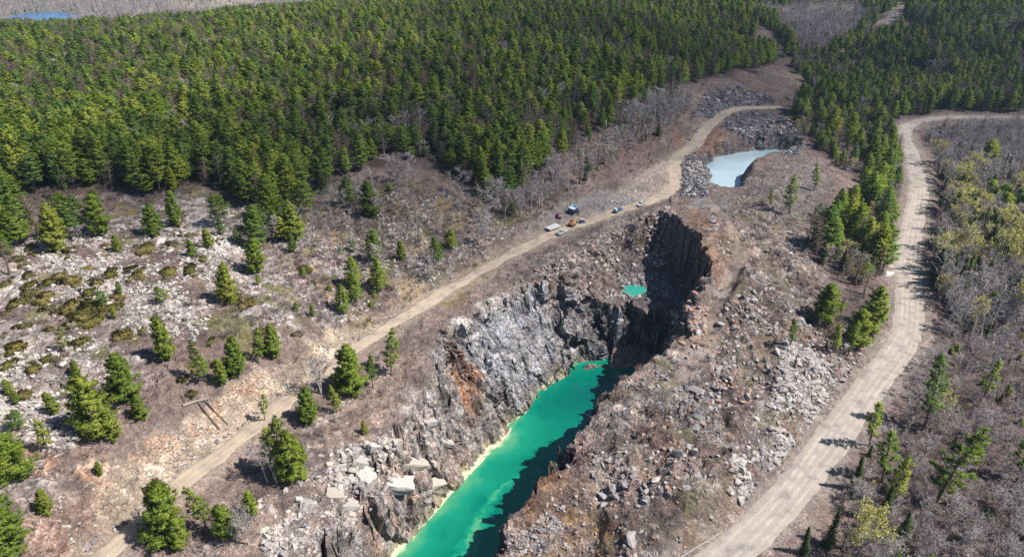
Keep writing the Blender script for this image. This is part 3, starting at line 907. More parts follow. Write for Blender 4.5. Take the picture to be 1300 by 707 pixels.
# ------------------------------------------------------------------ plants and stones: one of each kind, then copies
class MB:
    def __init__(self):
        self.V = []; self.T = []; self.Q = []; self.n = 0

    def add(self, V, T=None, Q=None):
        V = np.asarray(V, float)
        if T is not None and len(T): self.T.append(np.asarray(T) + self.n)
        if Q is not None and len(Q): self.Q.append(np.asarray(Q) + self.n)
        self.V.append(V); self.n += len(V)

    def tube(self, P, R, n=6):
        P = np.asarray(P, float); R = np.asarray(R, float)
        d = np.gradient(P, axis=0); d /= np.linalg.norm(d, axis=1)[:, None] + 1e-9
        ref = np.where(np.abs(d[:, 2:3]) < .9, np.array([[0, 0, 1.0]]), np.array([[1.0, 0, 0]]))
        a = np.cross(d, ref); a /= np.linalg.norm(a, axis=1)[:, None]; b = np.cross(d, a)
        t = np.arange(n) / n * 2 * math.pi
        V = P[:, None] + R[:, None, None] * (np.cos(t)[None, :, None] * a[:, None] + np.sin(t)[None, :, None] * b[:, None])
        m = len(P); i = np.arange(m * n).reshape(m, n); j = np.roll(i, -1, 1)
        Q = np.stack([i[:-1], j[:-1], j[1:], i[1:]], -1).reshape(-1, 4)
        self.add(V.reshape(-1, 3), None, Q)

    def blades(self, base, tip, width, side):
        """many thin triangles"""
        V = np.stack([base - side * width[:, None] / 2, base + side * width[:, None] / 2, tip], 1).reshape(-1, 3)
        self.add(V, np.arange(len(V)).reshape(-1, 3))

    def diamonds(self, base, tip, width, side):
        mid = base * .5 + tip * .5
        V = np.stack([base, mid - side * width[:, None] / 2, tip, mid + side * width[:, None] / 2], 1).reshape(-1, 3)
        self.add(V, None, np.arange(len(V)).reshape(-1, 4))

    def box(self, c, s, rz=0.0, taper=0.0):
        x, y, z = np.array(s) / 2
        V = np.array([(sx * x * (1 - taper * (sz > 0)), sy * y * (1 - taper * (sz > 0)), sz * z) for sz in (-1, 1) for sy in (-1, 1) for sx in (-1, 1)])
        cr, sr = math.cos(rz), math.sin(rz)
        V = np.stack([V[:, 0] * cr - V[:, 1] * sr, V[:, 0] * sr + V[:, 1] * cr, V[:, 2]], 1) + np.array(c)
        self.add(V, None, [(0, 2, 3, 1), (4, 5, 7, 6), (0, 1, 5, 4), (2, 6, 7, 3), (0, 4, 6, 2), (1, 3, 7, 5)])

    def crown(self, name, mat, up=.42, out=.45, tip=.75, h0=0.0):
        """blades that shade like rounded tufts: normals lean outwards from the stem and along each blade"""
        V = np.concatenate(self.V); T = np.concatenate(self.T).copy()
        c = V[T].mean(1)
        d = unit(V[T[:, 2]] - (V[T[:, 0]] + V[T[:, 1]]) / 2)
        o_ = unit(c * np.array([1, 1, 0]) + 1e-6)
        n = unit(o_ * out + d * tip + np.array([0, 0, up]))
        g = np.cross(V[T[:, 1]] - V[T[:, 0]], V[T[:, 2]] - V[T[:, 0]])
        fl = (g * n).sum(1) < 0
        T[fl] = T[fl][:, [1, 0, 2]]
        me = mesh_np(name, V, T, mat, True)
        vn = np.zeros_like(V); vn[T.ravel()] = np.repeat(n, 3, 0)
        me.normals_split_custom_set_from_vertices(vn)
        return me

    def mesh(self, name, mat, smooth=False):
        F = []
        if self.T: F.append(np.concatenate(self.T))
        if self.Q: F.append(np.concatenate(self.Q))
        return mesh_np(name, np.concatenate(self.V), F, mat, smooth)


def unit(v):
    return v / (np.linalg.norm(v, axis=-1, keepdims=True) + 1e-9)


def leaf_material(name, stops, trans=.35, noise=1.2, rough=.6):
    """needles or leaves: every plant its own shade, every bough a little different, some light through"""
    m = bpy.data.materials.new(name); m.use_nodes = True
    nt = m.node_tree; nt.nodes.clear(); ln = nt.links.new
    o = N(nt, "ShaderNodeOutputMaterial")
    oi = N(nt, "ShaderNodeObjectInfo")
    tc = N(nt, "ShaderNodeNewGeometry")
    n1 = N(nt, "ShaderNodeTexNoise", in_Scale=noise, in_Detail=3.0); ln(tc.outputs["Position"], n1.inputs["Vector"])
    f = mth(nt, 'ADD', mth(nt, 'MULTIPLY', oi.outputs["Random"], .62), mth(nt, 'MULTIPLY', mth(nt, 'SUBTRACT', n1.outputs["Fac"], .3), .9))
    c = ramp(nt, f, stops)
    d = N(nt, "ShaderNodeBsdfDiffuse"); t = N(nt, "ShaderNodeBsdfTranslucent")
    ln(c, d.inputs[0])
    c2 = mul(nt, c, ramp(nt, f, [(0, (1.1, 1.2, .6)), (1, (1.1, 1.2, .6))]))
    ln(c2, t.inputs[0])
    mx = N(nt, "ShaderNodeMixShader"); mx.inputs[0].default_value = trans - .05
    ln(d.outputs[0], mx.inputs[1]); ln(t.outputs[0], mx.inputs[2])
    ln(mx.outputs[0], o.inputs[0])
    return m


def plain_material(name, stops, noise=2.0, rough=.9, spec=.2):
    m, nt, b = new_mat(name)
    oi = N(nt, "ShaderNodeObjectInfo")
    tc = N(nt, "ShaderNodeNewGeometry")
    n1 = N(nt, "ShaderNodeTexNoise", in_Scale=noise, in_Detail=5.0); nt.links.new(tc.outputs["Position"], n1.inputs["Vector"])
    f = mth(nt, 'ADD', mth(nt, 'MULTIPLY', oi.outputs["Random"], .55), mth(nt, 'MULTIPLY', mth(nt, 'SUBTRACT', n1.outputs["Fac"], .3), 1.0))
    nt.links.new(ramp(nt, f, stops), b.inputs["Base Color"])
    b.inputs["Roughness"].default_value = rough
    b.inputs["Specular IOR Level"].default_value = spec
    return m


M_PINE = leaf_material("pine_needles", [(0, (.085, .15, .060)), (.25, (.13, .215, .058)), (.5, (.19, .27, .052)), (.75, (.28, .335, .058)), (1, (.39, .39, .09))])
M_YOUNG = leaf_material("young_pine_needles", [(0, (.13, .20, .045)), (.4, (.21, .285, .05)), (1, (.34, .365, .075))])
M_SPRUCE = leaf_material("spruce_needles", [(0, (.045, .08, .04)), (.5, (.07, .11, .042)), (1, (.12, .15, .055))], .25)
M_JUNIPER = leaf_material("juniper_needles", [(0, (.095, .098, .03)), (.5, (.165, .15, .048)), (1, (.25, .20, .075))], .25)
M_BUD = leaf_material("opening_leaves", [(0, (.37, .37, .13)), (.5, (.50, .46, .17)), (1, (.60, .52, .24))], .4)
M_BARK = plain_material("pine_bark", [(0, (.09, .07, .06)), (1, (.19, .15, .125))], 3.0)
M_WHITE_BARK = plain_material("pale_bark", [(0, (.32, .29, .27)), (1, (.58, .55, .52))], 3.0)
M_TWIG = plain_material("bare_twigs", [(0, (.22, .185, .205)), (.5, (.335, .305, .31)), (1, (.48, .45, .445))], .6)
M_BRUSH = plain_material("brush_twigs", [(0, (.11, .075, .08)), (.5, (.185, .145, .15)), (1, (.30, .255, .25))], .25)


def pine(seed, h=16.0, spread=.26, bare=.16, dens=1.0, flat=.5, tipr=.55, blade=.62, lean=0.0):
    """returns trunk and crown builders"""
    r = np.random.default_rng(seed)
    tr, cr = MB(), MB()
    zz = np.linspace(0, h * .97, 9)
    off = np.cumsum(r.normal(0, .012 * h, (9, 2)), 0) * np.linspace(0, 1, 9)[:, None]
    P = np.stack([off[:, 0] + lean * zz ** 1.3 / h ** .3 * .1, off[:, 1], zz], 1)
    tr.tube(P, np.linspace(.021 * h, .003 * h, 9), 7)
    z = h * bare
    while z < h * .985:
        u = (z / h - bare) / (1 - bare)
        prof = (min(1.0, .55 + u * 2.2)) * (1 - u ** 1.35) ** .8 + .035
        nb = max(3, int((5 + r.integers(0, 3)) * dens * (1 if u < .85 else .8)))
        a0 = r.uniform(0, 6.28)
        for b in range(nb):
            if r.random() < .10 * (1 - u):
                continue
            a = a0 + b / nb * 6.283 + r.normal(0, .28)
            L = h * spread * prof * r.uniform(.62, 1.22)
            zi = z + r.normal(0, .012 * h)
            c0 = np.array([np.interp(zi, P[:, 2], P[:, 0]), np.interp(zi, P[:, 2], P[:, 1]), zi])
            up = (.10 + .55 * u ** 1.5) + r.normal(0, .08)
            n = 5
            t = np.linspace(0, 1, n)
            d = np.array([math.cos(a), math.sin(a), 0])
            B = c0 + d * (t * L)[:, None]
            B[:, 2] += L * (up * t - .12 * t * (1 - t) + .12 * t ** 3)
            if L > .06 * h:
                tr.tube(B, np.linspace(.0045 * h, .0012 * h, n), 3)
            m = max(4, int(10 * L / (.16 * h) * dens + 3))
            tt = r.uniform(.22 if u < .8 else 0, 1.02, m) ** .8
            side = np.array([-math.sin(a), math.cos(a), 0])
            w = r.normal(0, 1, m) * L * .20 * (1.15 - tt * .7)
            ctr = np.stack([np.interp(tt, t, B[:, i]) for i in range(3)], 1) + side * w[:, None]
            ctr[:, 2] += r.normal(.0, .10, m) * L * (1 - flat)
            k_ = 11
            base = np.repeat(ctr, k_, 0)
            dirs = unit(r.normal(0, 1, (m * k_, 3)) * np.array([1, 1, .55]) + d * .75 + np.array([0, 0, .55]))
            ln_ = blade * (h / 16) ** .5 * r.uniform(.55, 1.4, m * k_) * (1 if u < .9 else .8)
            tip = base + dirs * ln_[:, None]
            sd = unit(np.cross(dirs, r.normal(0, 1, (m * k_, 3))))
            cr.blades(base - dirs * .12, tip, ln_ * .25, sd)
        z += h * r.uniform(.036, .058) * (1 if u < .7 else .8)
    return tr, cr


def spruce(seed, h=14.0, spread=.17, bare=.06):
    r = np.random.default_rng(seed)
    tr, cr = MB(), MB()
    zz = np.linspace(0, h, 6)
    tr.tube(np.stack([zz * 0, zz * 0, zz], 1), np.linspace(.016 * h, .002 * h, 6), 6)
    z = h * bare
    while z < h * .99:
        u = z / h
        nb = 6 + r.integers(0, 3)
        a0 = r.uniform(0, 6.28)
        for b in range(nb):
            a = a0 + b / nb * 6.283 + r.normal(0, .25)
            L = h * spread * (1 - u) ** .85 * r.uniform(.6, 1.25) + .12
            d = np.array([math.cos(a), math.sin(a), 0])
            m = max(3, int(7 * L / (.12 * h)) + 2)
            tt = r.uniform(.1, 1.0, m)
            side = np.array([-math.sin(a), math.cos(a), 0])
            ctr = np.array([0, 0, z]) + d * (tt * L)[:, None] + side * (r.normal(0, .16, m) * L)[:, None]
            ctr[:, 2] += -.30 * tt * L + .12 * L * tt ** 3
            k_ = 5
            base = np.repeat(ctr, k_, 0)
            dirs = unit(r.normal(0, .8, (m * k_, 3)) * np.array([1, 1, .5]) + d * .9 + np.array([0, 0, -.1]))
            ln_ = .5 * (h / 14) ** .5 * r.uniform(.6, 1.2, m * k_)
            cr.blades(base, base + dirs * ln_[:, None], ln_ * .4, unit(np.cross(dirs, r.normal(0, 1, (m * k_, 3)))))
        z += h * r.uniform(.03, .045)
    return tr, cr


def bare_tree(seed, h=12.0, spread=.26, stems=1, leaves=0, twig_w=.085, nb=15, fork=.3):
    """leafless hardwood: pale stem and limbs, fine twigs; with leaves > 0 a haze of opening buds"""
    r = np.random.default_rng(seed)
    tr, tw, lf = MB(), MB(), MB()
    for s in range(stems):
        ang = r.uniform(0, 6.28); ln_ = 0 if stems == 1 else r.uniform(.08, .2)
        zz = np.linspace(0, h * .96, 8)
        off = np.cumsum(r.normal(0, .014 * h, (8, 2)), 0) * np.linspace(0, 1, 8)[:, None]
        P = np.stack([off[:, 0] + math.cos(ang) * ln_ * zz, off[:, 1] + math.sin(ang) * ln_ * zz, zz], 1)
        tr.tube(P, np.linspace(.016 * h, .0035 * h, 8), 6)
        for b in range(nb):
            u = fork + (1 - fork) * (b + r.uniform(0, 1)) / nb * .97
            z0 = h * .96 * u
            c0 = np.array([np.interp(z0, P[:, 2], P[:, 0]), np.interp(z0, P[:, 2], P[:, 1]), z0])
            a = r.uniform(0, 6.28)
            L = h * spread * (.35 + 1.0 * math.sin(math.pi * min(1, (u - fork) / (1 - fork) * .85 + .15))) * r.uniform(.7, 1.15)
            d = unit(np.array([math.cos(a), math.sin(a), r.uniform(.5, 1.1)]))
            t = np.linspace(0, 1, 4)
            B = c0 + d * (t * L)[:, None]; B[:, 2] += L * .18 * t ** 2
            tr.tube(B, np.linspace(.0055 * h, .0016 * h, 4), 4)
            m = 9
            tt = r.uniform(.2, 1.0, m)
            q = np.stack([np.interp(tt, t, B[:, i]) for i in range(3)], 1)
            dd = unit(r.normal(0, .7, (m, 3)) + d + np.array([0, 0, .35]))
            ll = L * .42 * r.uniform(.6, 1.2, m)
            e = q + dd * ll[:, None]
            sd = unit(np.cross(dd, r.normal(0, 1, (m, 3))))
            tw.blades(q, e, np.full(m, twig_w * 1.4), sd)
            k_ = 6
            q2 = np.repeat(q, k_, 0) + np.repeat(dd * ll[:, None], k_, 0) * r.uniform(.2, 1, (m * k_, 1))
            d2 = unit(r.normal(0, .75, (m * k_, 3)) + np.repeat(dd, k_, 0) + np.array([0, 0, .2]))
            l2 = .055 * h * r.uniform(.6, 1.3, m * k_)
            tw.blades(q2, q2 + d2 * l2[:, None], np.full(m * k_, twig_w), unit(np.cross(d2, r.normal(0, 1, (m * k_, 3)))))
            if leaves:
                j = r.integers(0, m * k_, leaves)
                bq = q2[j] + d2[j] * l2[j, None] * r.uniform(.2, 1.1, (leaves, 1)) + r.normal(0, .1, (leaves, 3))
                d3 = unit(r.normal(0, 1, (leaves, 3)))
                l3 = r.uniform(.22, .46, leaves)
                lf.diamonds(bq, bq + d3 * l3[:, None], l3 * .8, unit(np.cross(d3, r.normal(0, 1, (leaves, 3)))))
    return tr, tw, lf


def bush(seed, kind):
    r = np.random.default_rng(seed)
    b = MB()
    if kind == 'brush':
        n = 26
        a = r.uniform(0, 6.28, n); q = np.stack([np.cos(a), np.sin(a), a * 0], 1) * r.uniform(0, .35, (n, 1))
        d = unit(np.stack([np.cos(a) * .7, np.sin(a) * .7, r.uniform(.5, 1.3, n)], 1))
        l = r.uniform(.5, 1.1, n)
        b.blades(q, q + d * l[:, None], np.full(n, .045), unit(np.cross(d, r.normal(0, 1, (n, 3)))))
        k_ = 6
        q2 = np.repeat(q, k_, 0) + np.repeat(d * l[:, None], k_, 0) * r.uniform(.25, 1, (n * k_, 1))
        d2 = unit(np.repeat(d, k_, 0) + r.normal(0, .6, (n * k_, 3)))
        l2 = r.uniform(.2, .5, n * k_)
        b.blades(q2, q2 + d2 * l2[:, None], np.full(n * k_, .04), unit(np.cross(d2, r.normal(0, 1, (n * k_, 3)))))
    else:                                           # juniper: a low, uneven mat of sprays
        lob = [(r.normal(0, .45), r.normal(0, .45), r.uniform(.35, .65)) for _ in range(6)]
        for lx, ly, lr in lob:
            n = 130
            a = r.uniform(0, 6.28, n); e = np.arccos(r.uniform(.0, 1, n))
            q = np.stack([np.cos(a) * np.sin(e), np.sin(a) * np.sin(e), np.cos(e) * .62], 1) * lr * r.uniform(.7, 1.0, (n, 1)) + np.array([lx, ly, 0])
            d = unit(np.stack([np.cos(a) * np.sin(e), np.sin(a) * np.sin(e), np.cos(e)], 1) + r.normal(0, .5, (n, 3)))
            l = r.uniform(.16, .34, n)
            b.blades(q - d * .1, q + d * l[:, None], l * .5, unit(np.cross(d, r.normal(0, 1, (n, 3)))))
    return b


def stone(seed, sx=1.0, sy=.8, sz=.6, n=14):
    r = np.random.default_rng(seed)
    bm = bmesh.new()
    for p in r.normal(0, 1, (n, 3)):
        p = p / (np.abs(p).max() * .55 + np.linalg.norm(p) * .45)
        bm.verts.new((p[0] * sx * .5, p[1] * sy * .5, p[2] * sz * .5 + .1 * sz))
    bmesh.ops.convex_hull(bm, input=bm.verts)
    for v in [v for v in bm.verts if not v.link_faces]:
        bm.verts.remove(v)
    bmesh.ops.bevel(bm, geom=bm.edges[:], offset=.012, segments=1, affect='EDGES', profile=.5)
    me = bpy.data.meshes.new("stone")
    bm.to_mesh(me); bm.free()
    return me


def slab(seed):
    """a quarried block: a box with split corners and stepped edges"""
    r = np.random.default_rng(seed)
    bm = bmesh.new()
    for sx in (-1, 1):
        for sy in (-1, 1):
            for sz in (-1, 1):
                c = np.array([sx, sy, sz]) * .5
                for ax in range(3):
                    if r.random() < .75:
                        q = c.copy(); q[ax] *= r.uniform(.35, .95)
                        q += r.normal(0, .04, 3)
                        bm.verts.new(tuple(q))
    bmesh.ops.convex_hull(bm, input=bm.verts)
    for v in [v for v in bm.verts if not v.link_faces]:
        bm.verts.remove(v)
    bmesh.ops.triangulate(bm, faces=bm.faces)
    bmesh.ops.subdivide_edges(bm, edges=bm.edges[:], cuts=2, use_grid_fill=True)
    for v in bm.verts:
        p = v.co
        v.co = p * (1 + .09 * math.sin(p.x * 9 + seed) * math.sin(p.y * 11 + seed * 2) + r.normal(0, .03))
    me = bpy.data.meshes.new("slab"); bm.to_mesh(me); bm.free()
    return me


def rock_material(name, stops, tint=1.6):
    m, nt, b = new_mat(name)
    ln = nt.links.new
    oi = N(nt, "ShaderNodeObjectInfo")
    tc = N(nt, "ShaderNodeTexCoord"); geo = N(nt, "ShaderNodeNewGeometry")
    n1 = N(nt, "ShaderNodeTexNoise", in_Scale=tint, in_Detail=6.0, in_Roughness=.65); ln(geo.outputs["Position"], n1.inputs["Vector"])
    f = mth(nt, 'ADD', mth(nt, 'MULTIPLY', oi.outputs["Random"], .6), mth(nt, 'MULTIPLY', mth(nt, 'SUBTRACT', n1.outputs["Fac"], .3), .9))
    ln(ramp(nt, f, stops), b.inputs["Base Color"])
    bp = N(nt, "ShaderNodeBump", in_Strength=.5, in_Distance=.3); ln(n1.outputs["Fac"], bp.inputs["Height"]); ln(bp.outputs[0], b.inputs["Normal"])
    b.inputs["Roughness"].default_value = .93
    b.inputs["Specular IOR Level"].default_value = .15
    return m


R_PALE = rock_material("pale_rock", [(0, (.22, .205, .20)), (.5, (.36, .335, .325)), (1, (.52, .49, .475))])
R_LILAC = rock_material("lilac_grey_rock", [(0, (.17, .16, .17)), (.5, (.275, .255, .26)), (1, (.43, .405, .40))])
R_DARK = rock_material("dark_rock", [(0, (.075, .075, .09)), (.5, (.14, .135, .15)), (1, (.28, .27, .275))])
R_RUST = rock_material("rusty_rock", [(0, (.16, .10, .08)), (.5, (.27, .185, .15)), (1, (.38, .30, .27))])
R_CREAM = rock_material("cream_slab_rock", [(0, (.28, .25, .225)), (.5, (.38, .345, .31)), (1, (.48, .44, .395))], .7)


# ------------------------------------------------------------------ scattering
def scatter(name, protos, P, S, RZ, tilt=.05, mat=None, kind="stuff"):
    """one object of kind stuff whose modifier sets proto meshes on its points"""
    n = len(P)
    me = bpy.data.meshes.new(name)
    me.vertices.add(n)
    me.vertices.foreach_set("co", np.asarray(P, np.float32).ravel())
    r = np.random.default_rng(n)
    S = np.asarray(S, float)
    if S.ndim == 1:
        S = np.stack([S * r.uniform(.85, 1.15, n), S * r.uniform(.85, 1.15, n), S], 1)
    a = me.attributes.new("scl", 'FLOAT_VECTOR', 'POINT'); a.data.foreach_set("vector", S.astype(np.float32).ravel())
    R = np.stack([r.normal(0, tilt, n), r.normal(0, tilt, n), RZ], 1)
    a = me.attributes.new("rot", 'FLOAT_VECTOR', 'POINT'); a.data.foreach_set("vector", R.astype(np.float32).ravel())
    a = me.attributes.new("pick", 'INT', 'POINT'); a.data.foreach_set("value", r.integers(0, len(protos), n).astype(np.int32))
    o = bpy.data.objects.new(name, me); COL.objects.link(o)
    ng = bpy.data.node_groups.new(name, 'GeometryNodeTree')
    ng.interface.new_socket("Geometry", in_out='INPUT', socket_type='NodeSocketGeometry')
    ng.interface.new_socket("Geometry", in_out='OUTPUT', socket_type='NodeSocketGeometry')
    gi = ng.nodes.new("NodeGroupInput"); go = ng.nodes.new("NodeGroupOutput")
    iop = ng.nodes.new("GeometryNodeInstanceOnPoints")
    lk = ng.links.new
    mp = ng.nodes.new("GeometryNodeMeshToPoints"); lk(gi.outputs[0], mp.inputs[0]); lk(mp.outputs[0], iop.inputs["Points"])
    jo = ng.nodes.new("GeometryNodeJoinGeometry")
    for pr in reversed(protos):
        g2 = ng.nodes.new("GeometryNodeGeometryToInstance")
        for part in pr:
            oi = ng.nodes.new("GeometryNodeObjectInfo"); oi.transform_space = 'ORIGINAL'
            oi.inputs[0].default_value = part
            src = oi.outputs["Geometry"]
            if mat is not None:
                sm = ng.nodes.new("GeometryNodeSetMaterial"); sm.inputs["Material"].default_value = mat
                lk(src, sm.inputs[0]); src = sm.outputs[0]
            lk(src, g2.inputs[0])
        lk(g2.outputs[0], jo.inputs[0])
    lk(jo.outputs[0], iop.inputs["Instance"])
    iop.inputs["Pick Instance"].default_value = True

    def na(nm, t, sock):
        q = ng.nodes.new("GeometryNodeInputNamedAttribute"); q.data_type = t; q.inputs[0].default_value = nm
        lk(q.outputs[0], iop.inputs[sock])
    na("pick", 'INT', "Instance Index"); na("scl", 'FLOAT_VECTOR', "Scale")
    q = ng.nodes.new("GeometryNodeInputNamedAttribute"); q.data_type = 'FLOAT_VECTOR'; q.inputs[0].default_value = "rot"
    er = ng.nodes.new("FunctionNodeEulerToRotation"); lk(q.outputs[0], er.inputs[0]); lk(er.outputs[0], iop.inputs["Rotation"])
    lk(iop.outputs[0], go.inputs[0])
    md = o.modifiers.new("scatter", 'NODES'); md.node_group = ng
    return tag(o, kind=kind)


def jitter(x0, x1, y0, y1, step):
    gx = np.arange(x0, x1, step); gy = np.arange(y0, y1, step)
    A, B = np.meshgrid(gx, gy)
    A = A + rng.uniform(-.5, .5, A.shape) * step * .95; B = B + rng.uniform(-.5, .5, B.shape) * step * .95
    return A.ravel(), B.ravel()


def in_frame(x, y, z, m=70):
    px, py, d = project(x, y, z)
    return (px > -m) & (px < 1300 + m) & (py > -m * .7) & (py < 707 + m * 1.5)


def field(arr):
    """look a grid field up at x, y (nearest)"""
    g = arr.reshape(NR, NC)

    def f(x, y):
        j = np.clip(np.searchsorted(ys, y), 0, NR - 1)
        i = np.clip(np.searchsorted(us, x / halfwidth(y)), 0, NC - 1)
        return g[j, i]
    return f


f_track, f_haul, f_pit = field(D_TRACK), field(D_HAUL), field(np.maximum(T1, T2))
sp_field = field(np.maximum(sdist(X, Y, POND_XY), -40))
f_slope = field(SLOPE)


class Kind:
    """a kind of tree: prototypes (empty + parts) and every spot where one stands"""
    def __init__(self, name, cat):
        self.name, self.cat, self.protos, self.spots = name, cat, [], []

    def proto(self, h, parts):
        self.protos.append((h, parts))

    def spot(self, x, y, h, label, group, pick=None, lean=None, wide=1.0):
        self.spots.append(dict(x=x, y=y, h=h, label=label, group=group, pick=pick, lean=lean, wide=wide))


def free(x, y, track=5.0, haul=9.0):
    return (f_track(x, y) > track) & (f_haul(x, y) > haul) & (f_pit(x, y) <= 0) & (sp_field(x, y) < -4)


# ------------------------------------------------------------------ tree kinds
def hidden(name, me):
    """a prototype part kept only as data for copies"""
    return bpy.data.objects.new(name, me)


K_PINE = Kind("pine_tree", "pine tree")
PINE_SPEC = [  # seed, h, spread, bare, dens, flat, blade, material: 0-3 forest trees, 4-6 open-grown young ones, 7-8 thin and sparse
    (1, 17, .235, .20, 1.0, .62, .66, M_PINE), (2, 17, .27, .26, .95, .65, .68, M_PINE), (3, 18, .215, .16, 1.0, .6, .66, M_PINE), (4, 16, .29, .30, .85, .7, .70, M_PINE),
    (5, 9, .30, .04, 1.15, .45, .56, M_YOUNG), (6, 9, .27, .06, 1.1, .45, .56, M_YOUNG), (7, 9, .34, .05, 1.1, .5, .58, M_YOUNG),
    (8, 16, .16, .30, .55, .7, .72, M_PINE), (9, 16, .19, .22, .6, .7, .74, M_YOUNG)]
for sd, h, spr, ba, de, fl, bl, mt in PINE_SPEC:
    tr, cr = pine(sd, h, spr, ba, de, fl, blade=bl * .95)
    K_PINE.proto(h, [("trunk", tr.mesh("pine_trunk", M_BARK)), ("crown", cr.crown("pine_crown", mt))])
K_SPRUCE = Kind("spruce_tree", "spruce tree")
for sd, h, spr in ((11, 14, .16), (12, 14, .20), (13, 14, .13)):
    tr, cr = spruce(sd, h, spr)
    K_SPRUCE.proto(h, [("trunk", tr.mesh("spruce_trunk", M_BARK)), ("crown", cr.crown("spruce_crown", M_SPRUCE))])
K_BARE = Kind("bare_tree", "leafless tree")
for sd, h, spr, st, nb in ((21, 12, .24, 1, 16), (22, 12, .20, 1, 14), (23, 9, .30, 3, 9), (24, 12, .17, 2, 12)):
    tr, tw, _ = bare_tree(sd, h, spr, st, nb=nb)
    K_BARE.proto(h, [("trunk", tr.mesh("bare_trunk", M_WHITE_BARK)), ("crown", tw.mesh("bare_crown", M_TWIG))])
K_POPLAR = Kind("poplar_tree", "poplar tree")
for sd, h, spr, lv in ((31, 13, .24, 70), (32, 13, .20, 45), (33, 12, .27, 120)):
    tr, tw, lf = bare_tree(sd, h, spr, 1, lv, nb=16, fork=.42 if lv < 100 else .15)
    K_POPLAR.proto(h, [("trunk", tr.mesh("poplar_trunk", M_WHITE_BARK)), ("twigs", tw.mesh("poplar_twigs", M_TWIG)), ("crown", lf.mesh("poplar_crown", M_BUD))])

